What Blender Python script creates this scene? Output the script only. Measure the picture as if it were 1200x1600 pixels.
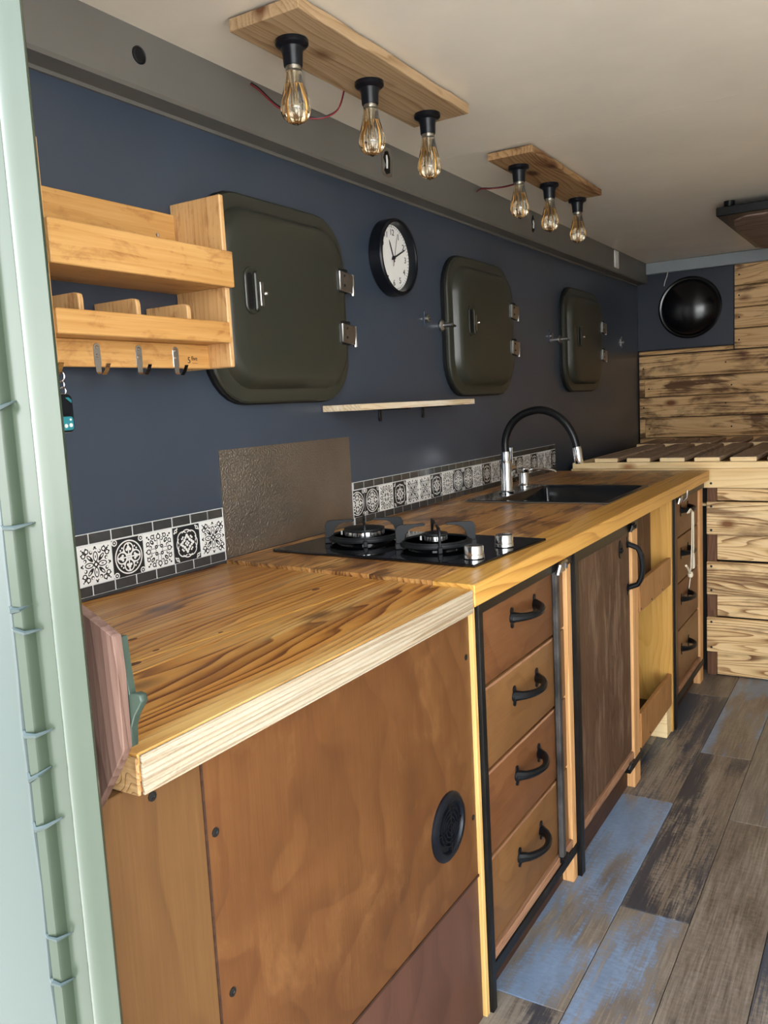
import bpy, bmesh, math, random
from mathutils import Vector, Matrix
random.seed(7)
for o in list(bpy.data.objects): bpy.data.objects.remove(o)
scene = bpy.context.scene
COL = scene.collection
PI = math.pi

# ---------------------------------------------------------------- camera
cam_d = bpy.data.cameras.new('camera'); cam = bpy.data.objects.new('camera', cam_d); COL.objects.link(cam)
CR = Vector((0.85529, 0.51560, -0.05134)); CU = Vector((-0.02135, 0.13406, 0.99074)); CF = Vector((-0.51771, 0.84627, -0.12567))
cam.matrix_world = Matrix(((CR.x, CU.x, -CF.x, 1.25), (CR.y, CU.y, -CF.y, 0.0), (CR.z, CU.z, -CF.z, 1.16875), (0, 0, 0, 1)))
cam_d.sensor_fit = 'VERTICAL'; cam_d.sensor_height = 36.0; cam_d.lens = 36.0 * 1310 / 1600
cam_d.clip_start = 0.02
scene.camera = cam

# ---------------------------------------------------------------- sky and exposure
world = bpy.data.worlds.new('overcast_sky'); scene.world = world; world.use_nodes = True
wn = world.node_tree; wn.nodes.clear()
w_out = wn.nodes.new('ShaderNodeOutputWorld'); w_bg = wn.nodes.new('ShaderNodeBackground')
w_tc = wn.nodes.new('ShaderNodeTexCoord'); w_sep = wn.nodes.new('ShaderNodeSeparateXYZ'); w_rmp = wn.nodes.new('ShaderNodeValToRGB')
wn.links.new(w_tc.outputs['Generated'], w_sep.inputs[0]); wn.links.new(w_sep.outputs['Z'], w_rmp.inputs[0])
w_rmp.color_ramp.elements[0].position = 0.0; w_rmp.color_ramp.elements[0].color = (0.97, 0.99, 1.0, 1)
w_rmp.color_ramp.elements[1].position = 0.7; w_rmp.color_ramp.elements[1].color = (0.30, 0.38, 0.47, 1)
wn.links.new(w_rmp.outputs[0], w_bg.inputs[0]); wn.links.new(w_bg.outputs[0], w_out.inputs[0])
w_bg.inputs[1].default_value = 3.6
sun_d = bpy.data.lights.new('sun', 'SUN'); sun_d.energy = 8.0; sun_d.angle = math.radians(1.5); sun_d.color = (1.0, 0.985, 0.96)
sun = bpy.data.objects.new('sun', sun_d); COL.objects.link(sun)
sun.rotation_euler = Vector((-0.55, 0.12, 1.0)).to_track_quat('Z', 'Y').to_euler()
scene.view_settings.view_transform = 'Standard'; scene.view_settings.look = 'None'
scene.view_settings.gamma = 1.0; scene.view_settings.use_curve_mapping = False
scene.view_settings.exposure = 1.65

# ---------------------------------------------------------------- node helpers
class X:
    """a scalar socket with arithmetic that makes Math nodes"""
    def __init__(s, nt, sock): s.nt, s.s = nt, sock
    def _op(s, op, *a):
        n = s.nt.nodes.new('ShaderNodeMath'); n.operation = op
        for i, v in enumerate((s,) + a):
            if isinstance(v, X): s.nt.links.new(v.s, n.inputs[i])
            else: n.inputs[i].default_value = v
        return X(s.nt, n.outputs[0])
    def __add__(s, o): return s._op('ADD', o)
    def __sub__(s, o): return s._op('SUBTRACT', o)
    def __mul__(s, o): return s._op('MULTIPLY', o)
    def abs(s): return s._op('ABSOLUTE')
    def lt(s, o): return s._op('LESS_THAN', o)
    def gt(s, o): return s._op('GREATER_THAN', o)
    def max(s, o): return s._op('MAXIMUM', o)
    def min(s, o): return s._op('MINIMUM', o)
    def sqrt(s): return s._op('SQRT')
    def clamp(s):
        r = s._op('ADD', 0.0); r.s.node.use_clamp = True; return r

def new_mat(name):
    m = bpy.data.materials.new(name); m.use_nodes = True
    nt = m.node_tree; b = nt.nodes['Principled BSDF']
    return m, nt, b

def c4(c): return (c[0], c[1], c[2], 1.0)

def srgb(r, g, b):
    f = lambda v: (v / 255 / 12.92) if v / 255 <= 0.04045 else ((v / 255 + 0.055) / 1.055) ** 2.4
    return (f(r), f(g), f(b))

def coords(nt, scale, rnd=True):
    tc = nt.nodes.new('ShaderNodeTexCoord'); mp = nt.nodes.new('ShaderNodeMapping'); mp.inputs['Scale'].default_value = scale
    if rnd:
        oi = nt.nodes.new('ShaderNodeObjectInfo'); vm = nt.nodes.new('ShaderNodeVectorMath'); vm.operation = 'MULTIPLY_ADD'
        cb = nt.nodes.new('ShaderNodeCombineXYZ')
        for i in range(3): nt.links.new(oi.outputs['Random'], cb.inputs[i])
        nt.links.new(cb.outputs[0], vm.inputs[0]); vm.inputs[1].default_value = (7.3, 5.1, 9.7)
        nt.links.new(tc.outputs['Object'], vm.inputs[2]); nt.links.new(vm.outputs[0], mp.inputs[0])
    else: nt.links.new(tc.outputs['Object'], mp.inputs[0])
    return mp.outputs[0]

def noise(nt, vec, scale, detail=4, rough=0.55, dist=0.0):
    n = nt.nodes.new('ShaderNodeTexNoise'); n.inputs['Scale'].default_value = scale; n.inputs['Detail'].default_value = detail
    n.inputs['Roughness'].default_value = rough; n.inputs['Distortion'].default_value = dist
    nt.links.new(vec, n.inputs['Vector']); return n.outputs['Fac']

def ramp(nt, fac, stops):
    r = nt.nodes.new('ShaderNodeValToRGB'); e = r.color_ramp.elements
    while len(e) < len(stops): e.new(0.5)
    for i, (p, c) in enumerate(stops): e[i].position = p; e[i].color = c4(c) if isinstance(c, tuple) else (c, c, c, 1)
    nt.links.new(fac, r.inputs[0]); return r.outputs[0]

def mix(nt, fac, a, b, mode='MIX'):
    n = nt.nodes.new('ShaderNodeMix'); n.data_type = 'RGBA'; n.blend_type = mode
    for sock, v in ((n.inputs[0], fac), (n.inputs[6], a), (n.inputs[7], b)):
        if isinstance(v, bpy.types.NodeSocket): nt.links.new(v, sock)
        elif isinstance(v, tuple): sock.default_value = c4(v)
        else: sock.default_value = v
    return n.outputs[2]

def bump(nt, b, h, strength=0.2, dist=0.002):
    n = nt.nodes.new('ShaderNodeBump'); n.inputs['Strength'].default_value = strength; n.inputs['Distance'].default_value = dist
    nt.links.new(h, n.inputs['Height']); nt.links.new(n.outputs[0], b.inputs['Normal'])

def plain(name, col, rough=0.5, metal=0.0, spec=0.5, var=0.0, vscale=6.0, bmp=0.0, bscale=80, coat=0.0):
    m, nt, b = new_mat(name)
    b.inputs['Roughness'].default_value = rough; b.inputs['Metallic'].default_value = metal; b.inputs['Specular IOR Level'].default_value = spec
    b.inputs['Base Color'].default_value = c4(col); b.inputs['Coat Weight'].default_value = coat
    if var or bmp: v = coords(nt, (1, 1, 1), False)
    if var:
        f = noise(nt, v, vscale, 5, 0.6)
        lo = tuple(c * (1 - var) for c in col); hi = tuple(min(1, c * (1 + var)) for c in col)
        nt.links.new(ramp(nt, f, [(0.3, lo), (0.7, hi)]), b.inputs['Base Color'])
    if bmp: bump(nt, b, noise(nt, v, bscale, 3), bmp, 0.003)
    return m

def wood(name, light, mid, dark, axis='Y', perp=26.0, along=1.6, rings=9.0, fine=0.5, scorch=None, scorch_amt=0.0, scorch_scale=(5, 2.0),
         knots=None, rough=0.5, bmp=0.25, spec=0.35, coat=0.0, pale=None, freq=70.0, warp=0.10, ringw=0.42, saw=0.0):
    """sawn timber: growth-ring lines warped by a slow noise, fibres, tone, then knots, pale streaks and scorch marks"""
    m, nt, b = new_mat(name)
    ax = 'XYZ'.index(axis)
    def sc(p, a): v = [p, p, p]; v[ax] = a; return tuple(v)
    sp = nt.nodes.new('ShaderNodeSeparateXYZ'); nt.links.new(coords(nt, (1, 1, 1)), sp.inputs[0])
    pr = [X(nt, sp.outputs[k]) for k in range(3) if k != ax]
    low = X(nt, noise(nt, coords(nt, sc(perp * 0.30, along * 0.55)), 1.0, 2.5, 0.5, 0.3))
    ph = (pr[0] + pr[1] * 0.7 + (low - 0.5) * (warp * 2.2)) * freq
    fr = ph._op('FRACT'); late = fr._op('POWER', 2.6) * (fr * -14.0 + 14.0).min(1.0)
    n2 = X(nt, noise(nt, coords(nt, sc(330.0, 7.0)), 1.0, 3, 0.6, 0.1))
    n4 = X(nt, noise(nt, coords(nt, sc(perp * 2.4, along * 2.0)), 1.0, 4, 0.62, 0.3))
    n3 = X(nt, noise(nt, coords(nt, sc(perp * 0.33, along)), 1.0, 3, 0.5))
    f = late * (n4 * (ringw * 1.5)) + n2 * (0.20 + 0.16 * fine) + n4 * 0.30 + n3 * 0.42 - 0.18
    col = ramp(nt, f.s, [(0.16, light), (0.44, mid), (0.80, dark)])
    if pale is not None:
        pf = noise(nt, coords(nt, sc(perp * 0.9, along * 1.2)), 1.0, 5, 0.65, 0.3)
        col = mix(nt, ramp(nt, pf, [(0.52, 0.0), (0.68, 0.75)]), col, pale)
    if knots is not None:
        vo = nt.nodes.new('ShaderNodeTexVoronoi'); vo.inputs['Scale'].default_value = 1.0
        nt.links.new(coords(nt, sc(9.0, 4.6)), vo.inputs['Vector'])
        kd = ramp(nt, vo.outputs['Distance'], [(0.08, 0.95), (0.14, 0.5), (0.22, 0.0)])
        col = mix(nt, kd, col, knots)
    if scorch is not None:
        s1 = X(nt, noise(nt, coords(nt, sc(*scorch_scale)), 1.0, 5, 0.62, 0.5)); s2 = X(nt, noise(nt, coords(nt, sc(120.0, 5.0)), 1.0, 3, 0.6))
        sm = ramp(nt, (s1 * 0.80 + s2 * 0.12 + late * 0.08 + 0.02).s, [(0.585 - 0.15 * scorch_amt, 0.0), (0.73 - 0.20 * scorch_amt, min(1.0, 0.55 + scorch_amt * 0.4))])
        col = mix(nt, sm, col, scorch)
    nt.links.new(col, b.inputs['Base Color'])
    b.inputs['Roughness'].default_value = rough; b.inputs['Specular IOR Level'].default_value = spec; b.inputs['Coat Weight'].default_value = coat
    if bmp:
        h = n2 * 0.7 + late * 0.5
        if saw:
            wob = X(nt, noise(nt, coords(nt, sc(30, 6)), 1.0, 3))
            sw = ((X(nt, sp.outputs[2]) * (saw * 6.283)) + wob * 3.0)._op('SINE')
            h = h + sw * 0.55 + X(nt, noise(nt, coords(nt, (260, 260, 260)), 1.0, 2)) * 0.8
        bump(nt, b, h.s, bmp, 0.0015)
    return m

# ---------------------------------------------------------------- mesh helpers
def bx(x0, x1, y0, y1, z0, z1, bev=0.0, seg=1, bm=None):
    t = bmesh.new(); bmesh.ops.create_cube(t, size=1.0)
    for v in t.verts: v.co = Vector((x0 + (v.co.x + .5) * (x1 - x0), y0 + (v.co.y + .5) * (y1 - y0), z0 + (v.co.z + .5) * (z1 - z0)))
    if bev: bmesh.ops.bevel(t, geom=t.edges[:], offset=bev, segments=seg, affect='EDGES', profile=0.5)
    return add(bm, t)

def add(bm, t, mat=None):
    if mat is not None: bmesh.ops.transform(t, matrix=mat, verts=t.verts)
    if bm is None: return t
    me = bpy.data.meshes.new('tmp'); t.to_mesh(me); t.free(); bm.from_mesh(me); bpy.data.meshes.remove(me)
    return bm

def prism(pts, axis, a0, a1, bev=0.0, bm=None):
    """polygon pts in the plane normal to axis, extruded a0..a1; pts are the two other axes in xyz order"""
    t = bmesh.new(); k = 'XYZ'.index(axis)
    def co(p, a): q = [p[0], p[1]]; q.insert(k, a); return Vector(q)
    lo = [t.verts.new(co(p, a0)) for p in pts]; hi = [t.verts.new(co(p, a1)) for p in pts]
    t.faces.new(lo); t.faces.new(hi)
    for i in range(len(pts)): t.faces.new((lo[i], lo[(i + 1) % len(pts)], hi[(i + 1) % len(pts)], hi[i]))
    bmesh.ops.recalc_face_normals(t, faces=t.faces)
    if bev: bmesh.ops.bevel(t, geom=t.edges[:], offset=bev, segments=1, affect='EDGES', profile=0.5)
    return add(bm, t)

def tube(pts, r, n=10, closed=False, bm=None):
    t = bmesh.new(); P = [Vector(p) for p in pts]; N = len(P)
    rs = r if isinstance(r, (list, tuple)) else [r] * N
    def tan(i):
        a = P[(i - 1) % N] if (closed or i > 0) else P[i]; b = P[(i + 1) % N] if (closed or i < N - 1) else P[i]
        return (b - a).normalized()
    up = Vector((0, 0, 1)) if abs(tan(0).z) < 0.9 else Vector((1, 0, 0))
    nrm = (up - tan(0) * up.dot(tan(0))).normalized(); rings = []
    for i in range(N):
        T = tan(i); nrm = (nrm - T * nrm.dot(T)).normalized(); B = T.cross(nrm)
        rings.append([t.verts.new(P[i] + (nrm * math.cos(2 * PI * k / n) + B * math.sin(2 * PI * k / n)) * rs[i]) for k in range(n)])
    for i in range(N if closed else N - 1):
        A, B2 = rings[i], rings[(i + 1) % N]
        for k in range(n): t.faces.new((A[k], A[(k + 1) % n], B2[(k + 1) % n], B2[k]))
    if not closed: t.faces.new(rings[0][::-1]); t.faces.new(rings[-1])
    bmesh.ops.recalc_face_normals(t, faces=t.faces)
    return add(bm, t)

def lathe(prof, c, axis='Z', n=28, bm=None, sign=1):
    """prof = [(radius, height)] around axis through c"""
    t = bmesh.new(); c = Vector(c); rings = []
    def pt(r, h, a):
        u, v = r * math.cos(a), r * math.sin(a); h *= sign
        return c + (Vector((u, v, h)) if axis == 'Z' else Vector((h, u, v)) if axis == 'X' else Vector((u, h, v)))
    for r, h in prof:
        rings.append([t.verts.new(pt(0, h, 0))] if r < 1e-6 else [t.verts.new(pt(r, h, 2 * PI * k / n)) for k in range(n)])
    for A, B in zip(rings, rings[1:]):
        if len(A) == 1 and len(B) == 1: continue
        for k in range(n):
            k2 = (k + 1) % n
            if len(A) == 1: t.faces.new((A[0], B[k], B[k2]))
            elif len(B) == 1: t.faces.new((A[k], A[k2], B[0]))
            else: t.faces.new((A[k], A[k2], B[k2], B[k]))
    if len(rings[0]) > 1: t.faces.new(rings[0])
    if len(rings[-1]) > 1: t.faces.new(rings[-1][::-1])
    bmesh.ops.recalc_face_normals(t, faces=t.faces)
    return add(bm, t)

def loft(loops, cap=True, bm=None):
    t = bmesh.new(); R = [[t.verts.new(p) for p in L] for L in loops]; n = len(R[0])
    for A, B in zip(R, R[1:]):
        for k in range(n): t.faces.new((A[k], A[(k + 1) % n], B[(k + 1) % n], B[k]))
    if cap: t.faces.new(R[0]); t.faces.new(R[-1])
    bmesh.ops.recalc_face_normals(t, faces=t.faces)
    return add(bm, t)

def rrect(y0, y1, z0, z1, r, n=7):
    pts = []
    for cy, cz, a0 in ((y1 - r, z1 - r, 0), (y0 + r, z1 - r, PI / 2), (y0 + r, z0 + r, PI), (y1 - r, z0 + r, 1.5 * PI)):
        for k in range(n + 1): a = a0 + PI / 2 * k / n; pts.append((cy + r * math.cos(a), cz + r * math.sin(a)))
    return pts

def text_bm(s, size, thick=0.0006):
    cu = bpy.data.curves.new('txt', 'FONT'); cu.body = s; cu.size = size; cu.align_x = 'CENTER'; cu.align_y = 'CENTER'; cu.extrude = thick / 2; cu.resolution_u = 3
    ob = bpy.data.objects.new('txt', cu); COL.objects.link(ob)
    me = bpy.data.meshes.new_from_object(ob.evaluated_get(bpy.context.evaluated_depsgraph_get()))
    t = bmesh.new(); t.from_mesh(me); bpy.data.meshes.remove(me); bpy.data.objects.remove(ob); bpy.data.curves.remove(cu)
    return t
FACE_X = Matrix(((0, 0, 1, 0), (1, 0, 0, 0), (0, 1, 0, 0), (0, 0, 0, 1)))   # text plane -> a plane that faces +X

BASE = {}
def finish(me, bm, mat, smooth=True):
    bm.to_mesh(me); bm.free(); me.materials.append(mat)
    if smooth:
        me.polygons.foreach_set('use_smooth', [True] * len(me.polygons)); me.set_sharp_from_angle(angle=math.radians(35))

def props(o, label=None, cat=None, group=None, kind=None):
    for k, v in (('label', label), ('category', cat), ('group', group), ('kind', kind)):
        if v: o[k] = v
    return o

def thing(name, label, cat, base, group=None, kind=None):
    o = bpy.data.objects.new(name, None); COL.objects.link(o); o.location = base; o.empty_display_size = 0.05
    BASE[o.name] = Vector(base); return props(o, label, cat, group, kind)

def mk(name, bm, mat, parent=None, label=None, cat=None, group=None, kind=None, smooth=True):
    if parent is not None: base = BASE[parent.name]
    else:
        xs = [v.co for v in bm.verts]; lo = Vector([min(c[i] for c in xs) for i in range(3)]); hi = Vector([max(c[i] for c in xs) for i in range(3)])
        base = Vector(((lo.x + hi.x) / 2, (lo.y + hi.y) / 2, lo.z))
    bmesh.ops.translate(bm, vec=-base, verts=bm.verts)
    me = bpy.data.meshes.new(name); finish(me, bm, mat, smooth)
    o = bpy.data.objects.new(name, me); COL.objects.link(o); BASE[o.name] = base
    if parent is not None: o.parent = parent
    else: o.location = base
    return props(o, label, cat, group, kind)

def inst(name, me, loc, parent, rot=None):
    """a piece that shares its mesh, at a world position, child of parent"""
    o = bpy.data.objects.new(name, me); COL.objects.link(o); o.parent = parent; o.location = Vector(loc) - BASE[parent.name]
    BASE[o.name] = Vector(loc)
    if rot: o.rotation_euler = rot
    return o

def mesh_of(name, bm, mat, smooth=True):
    me = bpy.data.meshes.new(name); finish(me, bm, mat, smooth); return me

# ---------------------------------------------------------------- materials
M = {}
M['wall'] = plain('blue_wall_paint', srgb(57, 66, 79), 0.30, var=0.10, vscale=3.0, bmp=0.06, bscale=60)
M['navy'] = plain('navy_panel_paint', srgb(18, 28, 44), 0.45, var=0.08)
M['cove'] = plain('taupe_cove_paint', srgb(104, 101, 95), 0.45, var=0.05, bmp=0.05)
M['ceiling'] = plain('cream_ceiling_board', srgb(243, 233, 216), 0.34, var=0.07, vscale=2.2, bmp=0.03, bscale=25)
M['trimgrey'] = plain('grey_trim_paint', srgb(142, 148, 152), 0.5, var=0.04)
M['hatch'] = plain('olive_hatch_paint', srgb(47, 48, 40), 0.36, var=0.06, bmp=0.03)
M['rubber'] = plain('black_rubber', (0.006, 0.006, 0.007), 0.6, spec=0.25)
M['black'] = plain('black_plastic', (0.005, 0.006, 0.009), 0.32, spec=0.28)
M['matblack'] = plain('satin_black_enamel', (0.004, 0.0045, 0.0055), 0.30, spec=0.28, bmp=0.04)
M['iron'] = plain('worn_black_iron', (0.005, 0.005, 0.0052), 0.36, spec=0.25, var=0.5, vscale=14, bmp=0.06)
M['castiron'] = plain('cast_iron_grid', (0.007, 0.008, 0.009), 0.5, spec=0.25, bmp=0.1)
M['bariron'] = plain('scuffed_grey_bar', (0.06, 0.055, 0.052), 0.45, var=0.6, vscale=18, metal=0.4, bmp=0.08)
M['chrome'] = plain('chrome', (0.80, 0.81, 0.82), 0.09, metal=1.0)
M['zinc'] = plain('zinc_plated_steel', (0.42, 0.41, 0.39), 0.32, metal=1.0, var=0.15, vscale=40)
M['steel'] = plain('brushed_knob_steel', (0.72, 0.72, 0.71), 0.2, metal=1.0)
M['hobglass'] = plain('black_hob_glass', (0.004, 0.004, 0.005), 0.04, spec=0.6)
M['sink'] = plain('black_sink_composite', (0.008, 0.009, 0.011), 0.16, spec=0.5)
M['white'] = plain('white_plastic', (0.75, 0.74, 0.70), 0.4)
M['face'] = plain('clock_face_paper', (0.80, 0.79, 0.76), 0.6)
M['ink'] = plain('black_ink', (0.008, 0.008, 0.009), 0.5)
M['grout'] = plain('white_grout', srgb(205, 205, 203), 0.5)
M['brick'] = plain('charcoal_tile_glaze', srgb(58, 58, 58), 0.16, var=0.12, vscale=30, bmp=0.06, bscale=50)
M['screw'] = plain('black_screw_head', (0.02, 0.018, 0.016), 0.5, metal=0.5)
M['cotton'] = plain('cream_cotton_string', srgb(220, 208, 184), 0.85)
M['wire'] = plain('red_wire_sleeve', srgb(128, 20, 30), 0.45)
M['teal'] = plain('teal_fob_plastic', srgb(40, 128, 138), 0.3)
M['green'] = plain('pale_green_body_paint', srgb(58, 67, 53), 0.22, var=0.05, vscale=10, bmp=0.05, bscale=30)
M['teal_panel'] = plain('aqua_body_paint', srgb(44, 57, 51), 0.35, var=0.03, vscale=6)
M['sealant'] = plain('grey_blue_sealant', srgb(52, 63, 60), 0.45, var=0.12, vscale=30)
M['olive'] = plain('dark_green_striker_paint', srgb(50, 62, 52), 0.35, var=0.05)
M['ground'] = plain('grey_yard_gravel', srgb(160, 158, 154), 0.9, var=0.15, vscale=4)
M['sidewall'] = plain('pale_side_wall_paint', srgb(222, 216, 204), 0.5, var=0.04)
M['dark'] = plain('dark_void_paint', (0.012, 0.010, 0.008), 0.8)
M['copper'] = plain('golden_filament', (0.75, 0.42, 0.12), 0.35, metal=0.6)

def hammered():
    m, nt, b = new_mat('hammered_steel_sheet')
    v = coords(nt, (1, 1, 1), False)
    b.inputs['Metallic'].default_value = 1.0; b.inputs['Roughness'].default_value = 0.30
    nt.links.new(ramp(nt, noise(nt, v, 5, 3), [(0.3, (0.36, 0.34, 0.31)), (0.7, (0.50, 0.47, 0.43))]), b.inputs['Base Color'])
    bump(nt, b, noise(nt, v, 230, 2.5, 0.6), 0.9, 0.0036)
    return m
M['hammered'] = hammered()

def bulb_glass():
    m, nt, b = new_mat('smoked_amber_glass')
    b.inputs['Base Color'].default_value = (1.0, 0.95, 0.85, 1); b.inputs['Roughness'].default_value = 0.02
    b.inputs['Transmission Weight'].default_value = 1.0; b.inputs['IOR'].default_value = 1.45
    return m
M['bulb'] = bulb_glass()

BAMBOO = dict(light=srgb(214, 168, 106), mid=srgb(196, 145, 82), dark=srgb(158, 106, 52), perp=40, along=2.2, freq=90, warp=.03, ringw=.12, fine=1.0, rough=0.42, bmp=0.1, spec=0.4, scorch=srgb(148, 94, 48), scorch_amt=0.35, scorch_scale=(26, 13))
M['bamboo_y'] = wood('bamboo_long_grain', axis='Y', **BAMBOO)
M['bamboo_z'] = wood('bamboo_upright_grain', axis='Z', **{**BAMBOO, 'light': srgb(224, 184, 130), 'mid': srgb(206, 160, 104), 'dark': srgb(160, 112, 62)})
M['pallet'] = wood('pale_lamp_board_timber', srgb(196, 168, 134), srgb(176, 146, 110), srgb(136, 104, 72), axis='Y', perp=24, along=1.5, rings=7, fine=0.9, rough=0.7, knots=srgb(96, 58, 34), bmp=0.5, spec=0.2)
M['pallet2'] = wood('brown_lamp_board_timber', srgb(182, 148, 108), srgb(158, 122, 84), srgb(104, 72, 46), axis='Y', perp=20, along=2.4, rings=7, fine=0.9, rough=0.7, knots=srgb(70, 38, 22), bmp=0.6, spec=0.2, scorch=srgb(96, 52, 28), scorch_amt=0.4)
M['counterA'] = wood('varnished_scorched_pine', srgb(216, 160, 80), srgb(184, 121, 50), srgb(108, 58, 20), axis='Y', perp=17, along=0.9, freq=62, warp=.17, ringw=.75, fine=0.5, rough=0.34, bmp=0.12, spec=0.45,
                     scorch=srgb(108, 58, 22), scorch_amt=0.42, scorch_scale=(10, 1.5), knots=srgb(74, 40, 18), pale=srgb(228, 186, 116))
M['counterB'] = wood('scorched_worktop_pine', srgb(206, 154, 90), srgb(176, 122, 66), srgb(108, 64, 30), axis='Y', perp=20, along=2.0, freq=70, warp=.12, ringw=.5, fine=0.6, rough=0.36, bmp=0.12, spec=0.45,
                     scorch=srgb(78, 44, 24), scorch_amt=0.75, scorch_scale=(13, 5.5), pale=srgb(222, 178, 112))
M['counterF'] = wood('honey_front_strip_pine', srgb(226, 178, 98), srgb(206, 152, 72), srgb(160, 104, 42), axis='Y', perp=22, along=0.9, rings=7, fine=0.6, rough=0.4, bmp=0.12, spec=0.4)
M['rawpine'] = wood('rough_sawn_pale_pine', srgb(188, 176, 156), srgb(174, 157, 132), srgb(146, 122, 94), axis='Y', perp=60, along=2.0, freq=110, warp=.02, fine=0.9, rough=0.85, bmp=1.0, spec=0.1, saw=165)
M['endgrain'] = wood('sawn_end_grain_pine', srgb(198, 164, 118), srgb(172, 134, 90), srgb(128, 92, 56), axis='X', perp=50, along=20, rings=4, fine=0.9, rough=0.9, bmp=1.0, spec=0.1)
PLY = dict(axis='Z', perp=11, along=2.2, freq=14, warp=.25, ringw=.22, fine=0.9, rough=0.42, bmp=0.08, spec=0.4)
M['ply'] = wood('stained_brown_plywood', srgb(110, 71, 37), srgb(93, 57, 28), srgb(68, 40, 20), **{**PLY, 'perp': 9, 'along': 5}, scorch=srgb(92, 54, 28), scorch_amt=0.45, scorch_scale=(7, 7), pale=srgb(124, 84, 47))
M['plyleft'] = wood('ochre_stained_board', srgb(110, 78, 43), srgb(95, 64, 34), srgb(70, 46, 23), **PLY)
M['plydark'] = wood('purple_brown_plywood', srgb(98, 64, 48), srgb(82, 52, 40), srgb(60, 37, 29), **{**PLY, 'perp': 8, 'along': 3})
M['drawer'] = wood('russet_drawer_front', srgb(120, 78, 46), srgb(102, 63, 35), srgb(76, 44, 24), **{**PLY, 'axis': 'Y', 'perp': 14, 'along': 6})
M['drawer2'] = wood('tan_drawer_front', srgb(128, 90, 52), srgb(112, 76, 42), srgb(86, 55, 29), **{**PLY, 'axis': 'Y', 'perp': 12, 'along': 6})
M['doorbrown'] = wood('weathered_dark_door', srgb(104, 78, 58), srgb(82, 58, 42), srgb(56, 39, 29), axis='Z', perp=40, along=5, freq=120, warp=.05, ringw=.3, fine=1.0, rough=0.6, bmp=0.3, spec=0.25, pale=srgb(124, 100, 82))
M['post'] = wood('orange_pine_post', srgb(222, 176, 124), srgb(204, 152, 98), srgb(172, 116, 68), axis='Z', perp=30, along=1.2, rings=3, fine=0.8, rough=0.55, bmp=0.2)
M['plyedge'] = wood('yellow_raw_ply_edge', srgb(226, 190, 124), srgb(208, 166, 98), srgb(176, 132, 74), axis='Z', perp=60, along=1.5, rings=2, fine=0.9, rough=0.65, bmp=0.3)
M['yellowply'] = wood('yellow_varnished_plywood', srgb(208, 162, 88), srgb(186, 138, 66), srgb(142, 96, 42), axis='Z', perp=14, along=2.0, freq=40, warp=.2, ringw=0.2, fine=0.7, rough=0.42, bmp=0.1, knots=srgb(140, 84, 36))
M['tanply'] = wood('tan_veneer_board', srgb(178, 130, 80), srgb(160, 112, 64), srgb(126, 82, 46), axis='Z', perp=30, along=2.5, rings=4, fine=0.8, rough=0.5, bmp=0.1)
M['railwood'] = wood('worn_rail_timber', srgb(168, 128, 98), srgb(146, 104, 76), srgb(108, 72, 50), axis='Y', perp=30, along=3, fine=0.8, rough=0.55)
M['kick'] = wood('dark_kick_board', srgb(76, 48, 31), srgb(60, 37, 24), srgb(40, 24, 15), axis='Y', perp=20, along=3, rings=3, fine=0.8, rough=0.6)
M['plankwall'] = wood('scorched_pine_cladding', srgb(230, 194, 144), srgb(210, 168, 116), srgb(160, 114, 70), axis='X', perp=24, along=1.3, rings=6, fine=0.6, rough=0.6, bmp=0.3, spec=0.25,
                      scorch=srgb(74, 42, 24), scorch_amt=0.75, scorch_scale=(9, 3.6), knots=srgb(112, 64, 34))
M['plankbed'] = wood('bleached_scorched_boards', srgb(240, 214, 168), srgb(222, 188, 136), srgb(150, 106, 66), axis='X', perp=22, along=1.1, freq=75, warp=.16, ringw=.7, fine=0.5, rough=0.65, bmp=0.35, spec=0.2,
                     scorch=srgb(98, 62, 38), scorch_amt=0.5, scorch_scale=(12, 2.2), knots=srgb(120, 76, 44))
M['palepine'] = wood('pale_smooth_pine', srgb(246, 222, 176), srgb(236, 206, 154), srgb(214, 176, 122), axis='X', perp=24, along=0.9, rings=4, fine=0.6, rough=0.6, bmp=0.15, spec=0.25, knots=srgb(160, 110, 66))
M['slat'] = wood('smoky_brown_slat', srgb(188, 164, 140), srgb(160, 134, 112), srgb(116, 92, 74), axis='Y', perp=26, along=2.0, rings=4, fine=0.8, rough=0.6, bmp=0.25, spec=0.25)
M['bedpost'] = wood('dark_brown_post', srgb(120, 82, 54), srgb(96, 62, 40), srgb(62, 38, 24), axis='Z', perp=26, along=2.0, rings=4, fine=0.8, rough=0.6)
M['pinkwood'] = wood('pinkish_weathered_hardwood', srgb(120, 94, 82), srgb(98, 73, 62), srgb(68, 47, 39), axis='Z', perp=34, along=3.0, rings=3, fine=1.0, rough=0.7, bmp=0.4, spec=0.2, pale=srgb(138, 112, 102))
M['quilt'] = wood('brown_grained_lining', srgb(150, 128, 114), srgb(124, 102, 90), srgb(84, 66, 56), axis='X', perp=12, along=4.0, freq=22, warp=.2, fine=0.5, rough=0.7, bmp=0.4)
M['shelfpine'] = wood('pale_shelf_timber', srgb(226, 208, 178), srgb(208, 186, 152), srgb(160, 132, 98), axis='Y', perp=30, along=3, rings=4, fine=0.8, rough=0.7, bmp=0.3, pale=srgb(232, 222, 204))

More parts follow.
